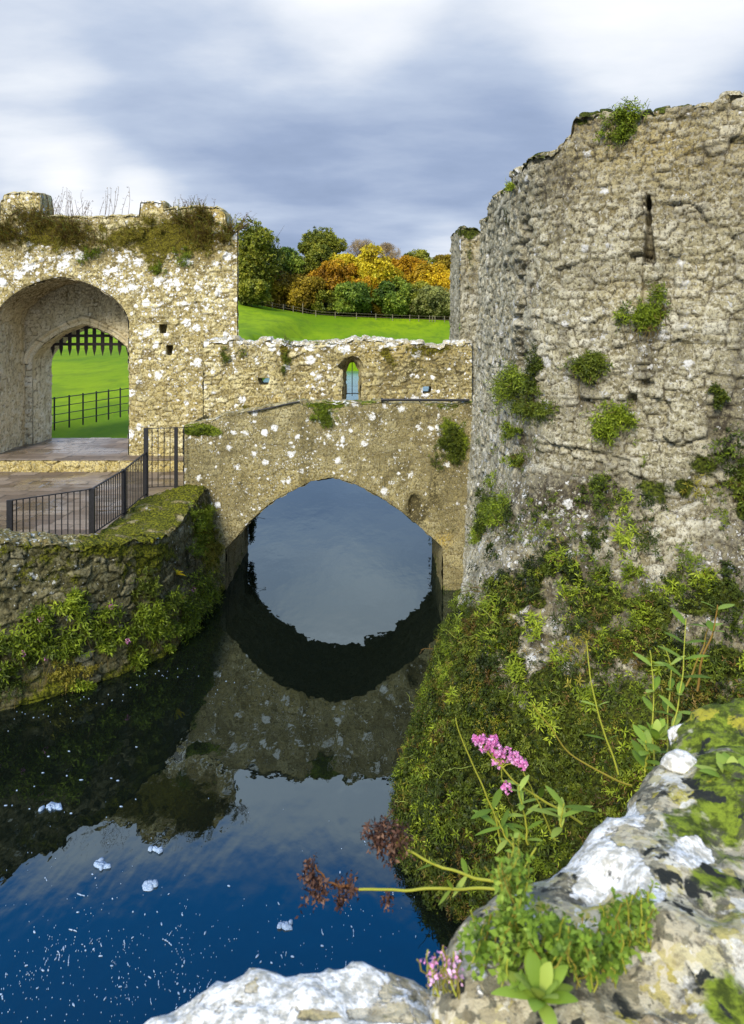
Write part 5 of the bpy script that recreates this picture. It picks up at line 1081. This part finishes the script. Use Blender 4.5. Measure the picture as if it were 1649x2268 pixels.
def clumps(label, wt, M_, per, L, ll, lw, k, mat, hue, hvar, rad):
    Pc, Nc = sample_on(wt, M_); n_ = rng.integers(per[0], per[1], M_); ix = np.repeat(np.arange(M_), n_); R_ = (rad * rng.uniform(.5, 1.5, M_))[ix]
    o_ = rng.normal(0, 1, (len(ix), 3)); o_ -= Nc[ix] * np.sum(o_ * Nc[ix], 1)[:, None]; dd_ = np.linalg.norm(o_, axis=1) / 1.6
    C = Pc[ix] + o_ * R_[:, None] * .6 + Nc[ix] * (R_ * .8 * np.clip(1 - dd_ ** 2, 0, 1) + .01)[:, None]
    D = Nc[ix] + o_ * .5 + np.array([0, 0, .25]) + rng.normal(0, .25, C.shape); hu = np.clip(hue + hvar * rng.normal(0, .5, M_), 0, 1)[ix]
    S = Sheets(); sprigs(S, C, D, L * rng.uniform(.6, 1.3, M_)[ix], k, ll * rng.uniform(.6, 1.4, M_)[ix], lw, rng, .85, hu, .25, .3)
    return tag(S.build('ground_cover', mat), label, None, None, 'stuff')
lf = ss(.25, .75, .5 + fbm(PR, 1.4, 3, 58) * 1.1)
clumps('yellow-green leafy weeds tufted over the foot of the ruined wall', W0 * vgR * lf, 520, (5, 22), .11, .058, .27, 8, M_LEAFY, .24, .7, .13)
clumps('dark green ivy-like clumps between the lighter weeds on the wall foot', W0 * vgR * (1.1 - lf), 620, (6, 26), .08, .045, .45, 8, M_DARKG, .45, .6, .12)
clumps('brown and withered growth among the weeds on the wall foot', W0 * vgR ** 1.5 * ss(-.1, .4, fbm(PR, .8, 3, 66)), 150, (6, 20), .11, .05, .22, 7, M_OLIVE, .35, .7, .12)
clumps('small green tufts sprouting from cracks higher on the ruined wall', cell * vis * (1 - vgR) * ss(800, 1150, vR) * ss(1050, 1200, uR) * ss(.1, .5, fbm(PR, 1.8, 3, 68)), 60, (5, 14), .05, .03, .3, 7, M_LEAFY, .35, .6, .06)
cover('brown dead stems and leaves among the weeds on the wall foot', W0 * vgR ** 2 * ss(.1, .5, fbm(PR, .7, 3, 66) + .3), 1500, .12, .05, .010, 6, M_DRY, .5, .5, .4)
S = Sheets(); Pt, Nt = sample_on(W0 * vgR * ss(2200, 1900, vR), 150)
for i in range(150):
    ln = rng.uniform(.15, .65); dn = unit(np.array([rng.normal(-.1, .5), rng.normal(-.1, .5), rng.normal(-.2, .6)])); e_ = Pt[i] + Nt[i] * rng.uniform(.05, .18) + dn * ln * .7
    S.tube(curve3(Pt[i], e_, Nt[i] * .06, 8, .012, rng), np.linspace(.0055, .0025, 8), 4, (rng.random() * .9, rng.random(), 0))
tag(S.build('ground_cover', M_STEM), 'thin straggling stems trailing over the wall foot', None, None, 'stuff')
# separate leafy rosettes
ros = [(1100, 1350), (1180, 1390), (1265, 1330), (1330, 1290), (1400, 1260), (1240, 1470), (1150, 1490), (1340, 1430), (1420, 1380), (1310, 1540), (1210, 1590), (1480, 1310), (1090, 1440), (1040, 1400), (1560, 1280), (1380, 1190), (1250, 1250), (1010, 1560), (1120, 1620), (1450, 1470)]
rlab = ['below the pale wall edge', 'low beside the first star-shaped weed', 'in the upper middle of the overgrown slope', 'up and right of the slope centre', 'under the dark lichen patch', 'in the centre of the overgrown slope', 'left of the slope centre', 'right of the slope centre', 'beneath the tall orange stems', 'above the pale trailing stem', 'above the pink flower', 'left of the orange dry stems', 'near the water edge of the slope', 'nearest the bridge pier on the slope', 'beneath the mossy right picture edge', 'topmost on the overgrown slope', 'next below the white lichen dots', 'lowest at the water edge', 'just up and left of the brown moss cushion', 'behind the tall foreground weeds']
for i, ((u, v), wl) in enumerate(zip(ros, rlab)):
    p, nn = hit(u, v)
    if p is None: continue
    S = Sheets(); m = 26; C = p + rng.normal(0, .07, (m, 3)); sprigs(S, C, nn + np.array([0, 0, .5]) + rng.normal(0, .35, (m, 3)), .14, 9, .085, .020, rng, .85, .55 + .3 * rng.random(), .3, .25)
    tag(S.build('leafy_weed', M_LEAFY), 'star-leaved green weed ' + wl, 'weed', 'leafy weeds on the wall foot')

# bare twigs reaching over the water from the wall foot
tw = empty('twigs', (1.0, 14.2, 0.6), 'grey bare twigs reaching over the water below the bridge pier', 'twigs')
for k, (a, b2) in enumerate((((1010, 1425), (922, 1470)), ((1005, 1450), (935, 1440)), ((1000, 1490), (905, 1555)), ((990, 1530), (925, 1535)), ((960, 1660), (885, 1700)), ((965, 1670), (880, 1660)))):
    d_ = [15.0, 14.8, 13.6, 13.2, 11.4, 11.3][k]; A0 = PX(*a, d_); B0 = PX(*b2, d_ - .4); S = Sheets(); pth = curve3(A0, B0, (0, 0, .05), 9, .02, rng); S.tube(pth, np.linspace(.010, .004, 9), 4, (.45, .8, 0))
    for j in range(3, 9): e = pth[j] + np.array([rng.normal(-.05, .06), rng.normal(0, .05), rng.normal(-.02, .10)]); S.tube(curve3(pth[j], e, n=4), .004, 3, (.5, .9, 0))
    S.build('twig', M_DRY, tw)
# ---------------------------------------------------------------- foam on the water
b = NB('white_foam'); n = b.noise(60, 4, .7); M_FOAM = b.done(b.bsdf(b.mix(b.S(n, .3, .7), (.12, .20, .32), (.36, .44, .54)), .8, n, .004, 1.0, .3))
def on_water(u, v): d = F * H / (v - VH); return np.array([XU(u, d), d])
def flake(S, c, rx, ry, rot, rng, z=.004, th=.006, n=10):
    a = np.linspace(0, 2 * math.pi, n, endpoint=False); r = 1 + .45 * vnoise(np.cos(a) * 1.7 + c[0] * 9, np.sin(a) * 1.7 + c[1] * 9, 0, 3)
    x = np.cos(a) * rx * r; y = np.sin(a) * ry * r; co, si = math.cos(rot), math.sin(rot); X = c[0] + x * co - y * si; Y = c[1] + x * si + y * co
    ring0 = np.stack([X, Y, 0 * X + .001], 1); cc = np.array([c[0], c[1], 0]); ring1 = np.stack([c[0] + (X - c[0]) * .8, c[1] + (Y - c[1]) * .8, 0 * X + z + th], 1)
    V = np.vstack([ring0, ring1, [[c[0], c[1], z + th * 1.15]]]); i = np.arange(n); j = (i + 1) % n
    f = [(a_, b_, n + b_, n + a_) for a_, b_ in zip(i, j)] + [(n + i[k], n + i[(k + 1) % n], n + i[(k + 2) % n], 2 * n) for k in range(0, n, 2)]
    S.add(V, f)
rng = np.random.default_rng(33); S = Sheets(); cnt = 0
while cnt < 700:
    u = rng.uniform(0, 1010); v = rng.uniform(1740, 2268)
    dens_ = ss(1880, 2180, v) ** 1.5 * ss(980, 500, u + (v - 2100) * .2) + .02
    wv = vnoise(u * .010, v * .014, 0, 71) * 2; st = 1 - min(1, abs(vnoise(u * .006 + 3, v * .008, 0, 72) + .35 * vnoise(u * .02, v * .02, 0, 73)) * 6)
    if rng.random() > dens_ * (.22 + .9 * st): continue
    c = on_water(u, v); big = rng.random()
    if big < .88: flake(S, c, rng.uniform(.002, .006), rng.uniform(.0018, .004), rng.uniform(0, 3), rng, n=6)
    elif big < .968: flake(S, c, rng.uniform(.010, .026), rng.uniform(.004, .010), rng.uniform(0, 3), rng, n=8)
    else:
        a0 = rng.uniform(1.3, 2.9); kq = rng.normal(0, .10); cq = c.copy()
        for q in range(rng.integers(2, 6)):
            flake(S, cq, rng.uniform(.008, .017), rng.uniform(.002, .007), a0, rng, n=8); cq = cq + np.array([math.cos(a0), math.sin(a0)]) * rng.uniform(.018, .034); a0 += kq + rng.normal(0, .12)
    cnt += 1
for i in range(45):
    u = rng.uniform(0, 520); base = np.interp(u, [0, 160, 270, 380, 520], [1580, 1540, 1505, 1460, 1500]); c = on_water(u, base + abs(rng.normal(0, 26)) + 6); flake(S, c, rng.uniform(.004, .016), rng.uniform(.003, .008), rng.uniform(0, 3), rng, n=6)
for i in range(16): c = on_water(rng.uniform(0, 330), rng.normal(1760, 60)); flake(S, c, rng.uniform(.008, .03), rng.uniform(.005, .012), rng.uniform(-.3, .3), rng, n=6)
tag(S.build('foam', M_FOAM), 'white foam flecks drifting on the moat in curling trails', kind='stuff')
for (u, v, rx, ry, lb) in ((225, 1916, .115, .055, 'long white foam clot floating left of the round one'), (330, 1962, .085, .070, 'round white foam clot nearest the middle of the open water'), (346, 1883, .085, .030, 'small flat foam clot farthest out on the blue water'), (125, 1786, .13, .045, 'narrow foam clot on the dark reflection at left'), (633, 2052, .075, .045, 'foam clot right of centre near the white stone')):
    S = Sheets(); c = on_water(u, v); rng2 = np.random.default_rng(int(u)); flake(S, c, rx, ry, -.5, rng2, th=.02, n=20)
    for q in range(7): flake(S, c + rng2.normal(0, .5, 2) * np.array([rx, ry]), rx * .42, ry * .5, rng2.uniform(0, 3), rng2, z=.012, th=.02, n=12)
    tag(S.build('foam_clot', M_FOAM), lb, 'foam', 'foam clots on the moat')

# ---------------------------------------------------------------- the parapet the camera looks over
def rock_mat(name, base1, base2, white, dark, yellow, green, seed, mottle=.8):
    b = NB(name); v = b.vec((1, 1, 1), warp=.03, loc=(seed, seed * .7, 0)); A = b.attr('A')
    n1 = b.noise(9, 6, .65, v); n2 = b.noise(45, 5, .7, v); n3 = b.noise(4.0, 5, .6, b.vec(loc=(seed + 5, 2, 1))); n4 = b.noise(7.0, 5, .62, b.vec(loc=(1, seed + 3, 4))); n5 = b.noise(6.0, 5, .6, b.vec(loc=(8, seed, 9)))
    pv = b.vor(15, b.vec((1, 1, 1), warp=.14, loc=(seed * 2, 1, 2), ws=24)); pc = b.N.new('ShaderNodeSeparateColor'); b.L.new(pv.outputs['Color'], pc.inputs[0])
    pv2 = b.vor(38, b.vec((1, 1, 1), warp=.08, loc=(seed, 5, 2), ws=40)); pc2 = b.N.new('ShaderNodeSeparateColor'); b.L.new(pv2.outputs['Color'], pc2.inputs[0])
    pr = b.ramp(b.M('ADD', b.M('MULTIPLY', pc.outputs[0], .6), b.M('MULTIPLY', pc2.outputs[0], .4)), [(0.0, (.05, .055, .05)), (.22, (.10, .10, .07)), (.34, base1), (.55, base2), (.68, (.36, .30, .06)), (.78, (.55, .52, .42)), (1.0, (.70, .68, .60))])
    c = b.mix(b.S(n1, .4, .62), base1, base2); c = b.mix(mottle, c, pr); c = b.mix(b.M('MULTIPLY', b.S(n2, .5, .66), .5), c, (.10, .075, .035))
    g = b.S(b.M('ADD', n5, b.M('MULTIPLY', b.M('ADD', A[1], -0.5), .5)), green[0], green[0] + .07); c = b.mix(g, c, b.mix(b.S(n2, .4, .6), (.045, .060, .008), green[1]))
    y = b.S(b.M('ADD', n4, b.M('MULTIPLY', b.M('ADD', n2, -.5), .25)), yellow, yellow + .03); c = b.mix(b.M('MULTIPLY', y, .8), c, (.36, .31, .035))
    c = b.mix(b.M('MULTIPLY', b.S(b.noise(22, 6, .75, v), .53, .62), .8), c, (.06, .055, .04)); vo = b.vor(26, b.vec((1, 1, 1), warp=.09, ws=34)); cs = b.N.new('ShaderNodeSeparateColor'); b.L.new(vo.outputs['Color'], cs.inputs[0])
    dk = b.M('MULTIPLY', b.S(vo.outputs['Distance'], .55, .40), b.S(cs.outputs[0], dark, dark + .04)); dk = b.M('MULTIPLY', dk, b.S(n1, .40, .5)); c = b.mix(dk, c, (.022, .024, .020))
    w = b.S(b.M('ADD', b.M('ADD', n3, b.M('MULTIPLY', b.M('ADD', n2, -.5), .16)), b.M('MULTIPLY', b.M('ADD', A[0], -0.5), .5)), white, white + .018)
    w = b.M('MULTIPLY', w, b.S(n2, .30, .40)); wc = b.mix(b.S(b.noise(60, 4, .7), .38, .62), (.40, .38, .31), (.84, .82, .76)); c = b.mix(w, c, wc)
    h = b.M('ADD', b.M('MULTIPLY', n2, .5), b.M('ADD', n1, b.M('MULTIPLY', w, .25)))
    return b.done(b.bsdf(c, .92, h, .012, 1.0, .15))
R_WHITE = rock_mat('white_crusted_rock', (.34, .28, .16), (.52, .46, .32), .43, .93, .66, (.75, (.2, .22, .02)), 3.0, .25)
R_MIX = rock_mat('patchy_lichen_rock', (.30, .26, .16), (.50, .45, .32), .525, .62, .605, (.50, (.17, .22, .02)), 7.0)
R_TAN = rock_mat('bare_tan_rock', (.38, .29, .15), (.50, .40, .25), .60, .93, .62, (.62, (.2, .22, .02)), 11.0, .45)
import bmesh
_bm = bmesh.new(); bmesh.ops.create_icosphere(_bm, subdivisions=6, radius=1.0); _ico = bpy.data.meshes.new('tmp'); _bm.to_mesh(_ico); _bm.free()
ICO = np.empty(len(_ico.vertices) * 3); _ico.vertices.foreach_get('co', ICO); ICO = ICO.reshape(-1, 3); ICF = [tuple(p.vertices) for p in _ico.polygons]; bpy.data.meshes.remove(_ico)
par = empty('rubble_parapet', (.3, .9, 4.6), 'close lichen-covered rough stone parapet in the foreground', 'parapet')
def rock(c, r, rz, seed, mat, e=3.2, amp=.035, label=None, wfun=None, tilt=(0, 0)):
    n = ICO; p = (np.abs(n) ** e).sum(1) ** (-1 / e); V = n * p[:, None]
    Q = V * np.array(r); D = amp * fbm(Q + seed, 7.0, 5, seed, .55) + amp * .9 * fbm(Q + seed, 3.0, 2, seed + 9) + amp * .25 * np.abs(fbm(Q, 16, 3, seed + 3))
    V = Q + n * D[:, None] * 1.6
    tx, ty = tilt; R1 = np.array([[1, 0, 0], [0, math.cos(tx), -math.sin(tx)], [0, math.sin(tx), math.cos(tx)]]); R2 = np.array([[math.cos(ty), 0, math.sin(ty)], [0, 1, 0], [-math.sin(ty), 0, math.cos(ty)]])
    co, si = math.cos(rz), math.sin(rz); R = np.array([[co, -si, 0], [si, co, 0], [0, 0, 1]]); V = V @ (R @ R1 @ R2).T + np.array(c)
    u, v = UV(V); A = np.full((len(V), 3), .5)
    if wfun is not None: A[:, 0], A[:, 1] = wfun(u, v, V)
    o = mesh_obj('stone', V, ICF, mat, par, A)
    if label: o['label'] = label
    return o
def wB(u, v, V):
    w = .40 + uvmask(u, v, [(1200, 1865, 80, 36, .6), (1350, 1800, 60, 26, .7), (1350, 1920, 85, 50, .7), (1310, 1975, 50, 30, .5), (1430, 1975, 60, 30, .5), (1530, 1885, 55, 40, .6), (1150, 1930, 60, 25, .4), (1450, 2010, 70, 30, .2), (1250, 1990, 60, 40, .15), (1500, 2060, 200, 60, -.35), (1530, 2150, 120, 60, -.4), (1450, 2230, 40, 30, .1)])
    g = .12 + .50 * ss(1350, 1600, u) + uvmask(u, v, [(1380, 2060, 200, 60, .2), (1150, 2000, 60, 60, .1)])
    return w, g
rock((-.030, .872, 5.458), (.335, .25, .13), .0, 5, R_WHITE, e=3.8, amp=.035, label='bright white lichen-crusted stone at the bottom of the picture', wfun=lambda u, v, V: (.58 - uvmask(u, v, [(700, 2250, 60, 22, .5), (560, 2190, 22, 20, .6), (830, 2250, 120, 14, .4)]), 0 * u + .2))
rock((.650, 1.07, 5.43), (.50, .40, .22), math.radians(41), 9, R_MIX, e=4.6, amp=.04, label='biggest stone, mottled white, black and yellow with lichen', wfun=wB, tilt=(.0, .0))
rock((.94, 1.60, 5.475), (.30, .20, .17), .2, 13, R_MIX, label='mossy stone at the far right end of the parapet', wfun=lambda u, v, V: (.3 + 0 * u, .75 + 0 * u))
rock((.608, 1.51, 5.60), (.031, .03, .036), .4, 15, R_WHITE, e=2.6, amp=.006, label='small pure white stone at the far edge of the parapet', wfun=lambda u, v, V: (.95 + 0 * u, 0 * u))
rock((.34, .90, 5.57), (.07, .07, .075), .5, 17, R_TAN, e=2.6, amp=.02, label='bare tan stone low in the foreground', wfun=lambda u, v, V: (.3 + 0 * u, .3 + 0 * u))
rock((.12, .86, 5.34), (.20, .16, .12), .3, 19, R_TAN, amp=.03, wfun=lambda u, v, V: (.4 + 0 * u, .5 + 0 * u))
rock((-.55, .76, 5.42), (.30, .22, .13), -.1, 23, R_MIX, amp=.04)
rock((1.25, .95, 5.42), (.35, .5, .2), .3, 25, R_MIX, amp=.05)
rock((1.5, 1.75, 5.5), (.4, .35, .2), .3, 27, R_MIX, amp=.05)
S = Sheets()
fl_ = resample(np.array([(-4.0, .80), (-.8, .85), (-.25, .88), (.02, .90), (.16, 1.0), (.30, 1.16), (.62, 1.42), (1.0, 1.60), (1.9, 2.0), (3.2, 3.6), (4.2, 5.9), (4.6, 6.4)]), .05); f0 = np.concatenate([fl_, np.full((len(fl_), 1), -.3)], 1); f1 = f0.copy(); f1[:, 2] = 5.36
loft(S, f0, f1, .05, (-.3, 1, 0), w=.3, h=.17, seed=131, attr=at_in)
bk_ = f1 + np.array([.5, -.9, 0]); coping(S, f1, bk_, w=.3, h=.3, seed=132, attr=at_in)
S.build('wall_body', M_GREY, par)

# ---------------------------------------------------------------- plants close to the camera
M_FLEAF = foliage('fresh_foreground_leaves', [(0.10, 0.17, 0.015), (0.17, 0.27, 0.025), (0.25, 0.36, 0.05), (0.36, 0.44, 0.08)], .3, .35)
M_FSTEM = foliage('yellow_green_stems', [(.16, .06, .02), (.26, .22, .03), (.34, .36, .04), (.44, .46, .08)], .1, .3)
M_BROWN = foliage('withered_flower_heads', [(.035, .016, .012), (.075, .036, .024), (.13, .065, .04), (.22, .12, .07)], .15, .6)
rng = np.random.default_rng(77)
def P3(u, v, d): return PX(u, v, d)
def stalk(S, pts, r0, r1, A=(.6, .6, 0), step=None):
    p = resample_n(np.array(pts, float), 24); ker = np.array([.25, .5, .25]); q = p.copy()
    q[1:-1] += rng.normal(0, .0028, (len(q) - 2, 3))
    for _ in range(3): q[1:-1] = .25 * q[:-2] + .5 * q[1:-1] + .25 * q[2:]
    S.tube(q, np.linspace(r0, r1, len(q)) * .72, 7, A); return q
def leaves_at(root, q, idx, L, W, d, lean=.8, mat=None):
    for i in idx:
        T = unit(q[min(i + 1, len(q) - 1)] - q[i - 1]); a = rng.normal(size=3); s_ = unit(np.cross(T, a))
        for sg in (1, -1):
            S = Sheets(); blade(S, q[i], T * .5 + s_ * sg * lean, L * rng.uniform(.75, 1.15), W, (0, 0, -1), .25, 8, (rng.random(), rng.random(), 0)); S.build('leaf', mat or M_FLEAF, root)
def withered(root, c, r, n):
    S = Sheets(); q = rng.normal(size=(n, 3)) * np.array(r); sprigs(S, c + q, rng.normal(0, .6, (n, 3)) + np.array([0, 0, -.6]), .018, 4, .011, .006, rng, .8, .45, .8, .6)
    for k in range(10): e = c + rng.normal(size=3) * np.array(r) * 1.1; S.tube(curve3(c + rng.normal(size=3) * np.array(r) * .3, e, n=4), .0009, 4, (.4, .4, 0))
    S.build('withered_head', M_BROWN, root)
# two stalks with withered heads reaching left over the water
d0 = 1.45
r1 = empty('valerian_stalk', tuple(P3(1080, 1965, d0)), 'lower yellow-green stalk with a withered brown head reaching left over the water', 'plant stalk'); S = Sheets()
q = stalk(S, [P3(1130, 1975, d0), P3(1060, 1965, d0), P3(980, 1968, d0 - .02), P3(880, 1972, d0 - .03), P3(795, 1970, d0 - .04)], .0042, .0032); q2 = stalk(S, [P3(795, 1970, d0 - .04), P3(775, 1966, d0 - .04), P3(740, 1960, d0 - .05), P3(712, 1935, d0 - .05), P3(700, 1915, d0 - .05)], .003, .0018, (.05, .5, 0)); S.build('stem', M_FSTEM, r1)
withered(r1, P3(692, 1938, d0 - .05), (.009, .008, .016), 44); withered(r1, P3(708, 1958, d0 - .05), (.008, .008, .008), 26); withered(r1, P3(778, 1955, d0 - .04), (.005, .006, .010), 22); withered(r1, P3(752, 1978, d0 - .04), (.004, .005, .010), 16); withered(r1, P3(862, 1980, d0 - .03), (.003, .003, .006), 8)
leaves_at(r1, q, [9], .035, .012, d0)
r2 = empty('valerian_stalk', tuple(P3(1080, 1940, d0)), 'upper yellow-green stalk with a drooping withered brown head over the water', 'plant stalk'); S = Sheets()
q = stalk(S, [P3(1110, 1955, d0 + .02), P3(1040, 1945, d0 + .02), P3(960, 1915, d0 + .02), P3(900, 1885, d0 + .02), P3(878, 1862, d0 + .02)], .0042, .003); S.build('stem', M_FSTEM, r2)
S = Sheets(); stalk(S, [q[-1], P3(860, 1845, d0 + .02), P3(842, 1815, d0 + .02)], .0025, .0012, (.0, .4, 0)); S.build('stem', M_BROWN, r2)
withered(r2, P3(845, 1832, d0 + .02), (.016, .012, .012), 60); withered(r2, P3(842, 1862, d0 + .02), (.008, .008, .014), 36); withered(r2, P3(878, 1850, d0 + .02), (.012, .01, .012), 40); withered(r2, P3(875, 1892, d0 + .02), (.004, .004, .010), 12)
leaves_at(r2, q, [7, 14], .04, .012, d0)
# valerian in flower
d1 = 2.05
r3 = empty('valerian_flower', tuple(P3(1290, 1820, d1)), 'pink valerian flower head on a green stalk above the weeds', 'flower'); S = Sheets()
q = stalk(S, [P3(1290, 1825, d1), P3(1230, 1785, d1), P3(1180, 1757, d1), P3(1140, 1730, d1), P3(1112, 1700, d1), P3(1095, 1670, d1)], .0048, .003); qs = []
for (u, v) in ((1070, 1650), (1085, 1655), (1105, 1665), (1122, 1660), (1140, 1672), (1155, 1685), (1062, 1640), (1120, 1740)): stalk(S, [q[-4], P3((u + 1100) / 2, (v + 1700) / 2 , d1), P3(u, v, d1)], .0022, .0012)
stalk(S, [P3(1230, 1860, d1), P3(1200, 1800, d1), P3(1180, 1750, d1), P3(1160, 1710, d1)], .0035, .002); S.build('stem', M_FSTEM, r3)
for (u, v, r_, n) in ((1073, 1648, 16, 40), (1097, 1660, 14, 28), (1058, 1640, 12, 24), (1092, 1640, 10, 18), (1122, 1672, 14, 26), (1142, 1680, 12, 20), (1160, 1692, 11, 20), (1122, 1745, 11, 16), (1098, 1692, 9, 10)):
    S = Sheets(); qq = unit(rng.normal(size=(n, 3))) * rng.uniform(.4, 1, (n, 1)) * r_ * d1 / F; sprigs(S, P3(u, v, d1) + qq, qq + np.array([0, -.01, .01]), .005, 5, .0068, .0058, rng, .95, .5, .6, 0); S.build('flower_head', M_PINK, r3)
leaves_at(r3, q, [4, 10, 15], .07, .016, d1)
# weeds round it
def weed(label, pts, d, idx, L, W, r0=.004, A=(.6, .6, 0), name='weed'):
    r_ = empty(name, tuple(P3(*pts[0], d)), label, 'weed', 'weeds rooted at the parapet'); S = Sheets(); q = stalk(S, [P3(a, b2, d) for a, b2 in pts], r0, r0 * .5, A); S.build('stem', M_FSTEM, r_); leaves_at(r_, q, idx, L, W, d); return r_
weed('tall slanting yellow stem rising left of the pink flower', [(1110, 1870), (1095, 1800), (1060, 1720), (1025, 1640), (1010, 1590)], 2.1, [3, 6], .09, .022)
weed('leafy stem just below the pink flower', [(1170, 1870), (1165, 1815), (1150, 1760), (1150, 1740)], 1.95, [2, 6, 11, 16, 21], .06, .015)
weed('leafy stem behind the big stone under the flower', [(1145, 1885), (1120, 1850), (1095, 1800)], 1.9, [2, 8, 15], .06, .014)
weed('blue-green weed leaning right of the flower stalk', [(1240, 1840), (1245, 1800), (1250, 1780)], 1.9, [4, 12, 20], .09, .02)
weed('yellow trailing stem crossing the slope to the big stone', [(1400, 1740), (1355, 1722), (1290, 1690), (1250, 1660), (1220, 1610), (1180, 1560)], 2.5, [], .08, .02, .005, (.35, .7, 0))
weed('pale forked stem above the big stone', [(1370, 1715), (1350, 1650), (1325, 1580), (1310, 1520), (1300, 1420)], 2.6, [6, 12], .07, .014, .005, (.7, .8, 0))
weed('tall bright green weed nearest the small white stone', [(1478, 1665), (1500, 1580), (1512, 1500), (1515, 1440), (1520, 1370)], 2.0, [4, 7, 10, 13, 16, 19, 22], .07, .020, .003, (.8, .8, 0))
weed('second bright green weed left of the tall one', [(1450, 1700), (1445, 1610), (1450, 1520), (1440, 1440)], 2.1, [3, 7, 11, 15, 20], .07, .020, .0035, (.8, .8, 0))
weed('leaning green weed at the far edge of the parapet', [(1480, 1680), (1480, 1560), (1490, 1480), (1470, 1430)], 2.2, [5, 9, 14, 19], .06, .018, .0035, (.8, .8, 0))
weed('orange dry stem rising behind the bright green weeds', [(1545, 1530), (1555, 1460), (1580, 1400), (1590, 1340)], 2.6, [16, 22], .08, .03, .006, (.12, .9, 0))
weed('shorter orange stem left of the orange dry stem', [(1520, 1520), (1560, 1430), (1575, 1370)], 2.7, [20], .07, .02, .005, (.2, .9, 0))
weed('low leafy weed between the big stone and the small white stone', [(1430, 1710), (1435, 1670), (1430, 1640)], 1.8, [3, 9, 15, 21], .06, .022, .004)
# leafy weed spilling from the joint between the stones
def rosette(name, label, u, v, d, n, L, W, seed, up=.35, cat='weed'):
    g = np.random.default_rng(seed); c = P3(u, v, d); r_ = empty(name, tuple(c), label, cat, 'weeds rooted at the parapet')
    for k in range(n):
        a = 2.4 * k + g.normal(0, .2); t = k / n; d_ = np.array([math.cos(a) * (1 - .5 * t), math.sin(a) * (1 - .5 * t), up + 1.2 * t]); S = Sheets(); blade(S, c, d_, L * g.uniform(.7, 1.15), W * g.uniform(.85, 1.15), (0, 0, -1), .35, 10, (g.uniform(.35, 1), g.random(), 0)); S.build('leaf', M_FLEAF, r_)
rosette('leafy_rosette', 'broad-leaved bright green rosette at the bottom beside the tan stone', 1195, 2215, .93, 17, .066, .019, 3)
rosette('leafy_rosette', 'green leaf cluster at the right picture edge on the mossy stone', 1625, 1735, 1.42, 13, .075, .024, 4)
rosette('leafy_rosette', 'loose green leaf cluster above the small white stone', 1455, 1640, 1.9, 12, .075, .022, 5, .8)
def mat_of_leaves(name, label, c_uv, d, ru, rv, n, L, ll, lw, mat, seed, hue=.45, cat='weed', k=8, up=1.0):
    g = np.random.default_rng(seed); r_ = empty(name, tuple(P3(*c_uv, d)), label, cat, 'weeds rooted at the parapet'); a = g.uniform(0, 6.28, n); rr = np.sqrt(g.random(n))
    C = np.array([P3(c_uv[0] + math.cos(x) * y * ru, c_uv[1] + math.sin(x) * y * rv, d + g.normal(0, .03)) for x, y in zip(a, rr)]); D = np.array([0, -.35, up]) + g.normal(0, .5, (n, 3))
    S = Sheets(); sprigs(S, C, D, L * g.uniform(.6, 1.3, n), k, ll, lw, g, .85, hue, .5, .2); S.build('foliage', mat, r_)
    S = Sheets(); [S.tube(curve3(C[i] + np.array([0, 0, -.02]), C[i] + unit(D[i]) * L, (0, 0, 0), 5, .002, g), .0012, 4, (.2 + .5 * g.random(), g.random(), 0)) for i in g.choice(n, min(n, 40), replace=False)]; S.build('stem', M_FSTEM, r_); return r_
mat_of_leaves('leafy_weed_mat', 'dense small-leaved green weed spilling over the big stone', (1150, 2110), 1.02, 125, 75, 190, .034, .012, .007, M_FLEAF, 6, .35)
mat_of_leaves('leafy_weed_mat', 'upright small-leaved shoots climbing the left side of the big stone', (1135, 1990), 1.08, 24, 90, 60, .035, .013, .008, M_FLEAF, 7, .5)
mat_of_leaves('leafy_weed_mat', 'reddish-stemmed shoots on the middle of the big stone', (1385, 2070), 1.05, 45, 60, 60, .030, .013, .008, M_FLEAF, 8, .4)
mat_of_leaves('leafy_weed_mat', 'green weed mat between the big stone and the tan stone', (1290, 2130), 1.0, 90, 45, 90, .028, .012, .008, M_FLEAF, 9, .25)
m_ = mat_of_leaves('valerian_flower', 'pale pink blurred flower cluster above the white stone', (985, 2150), 1.0, 50, 36, 34, .02, .0055, .005, M_PINK, 10, .9, 'flower', 5)
mat_of_leaves('leafy_weed_mat', 'bright weed tuft at the lower right behind the big stone end', (1420, 2060), 1.1, 20, 60, 50, .03, .012, .008, M_FLEAF, 12, .6)
# brown moss cushion below the flower
c, nn = hit(1108, 1610)
if c is not None:
    S = Sheets(); n = 500; q = unit(rng.normal(size=(n, 3))) * rng.random((n, 1)) ** .4 * np.array([.28, .25, .22]); q[:, 1] -= .05
    sprigs(S, c + q, q + np.array([0, 0, .1]), .05, 6, .03, .010, rng, .7, .7, .4, .1); tag(S.build('moss_cushion', M_OLIVE), 'rounded brown-gold moss cushion behind the pink flower', 'moss')
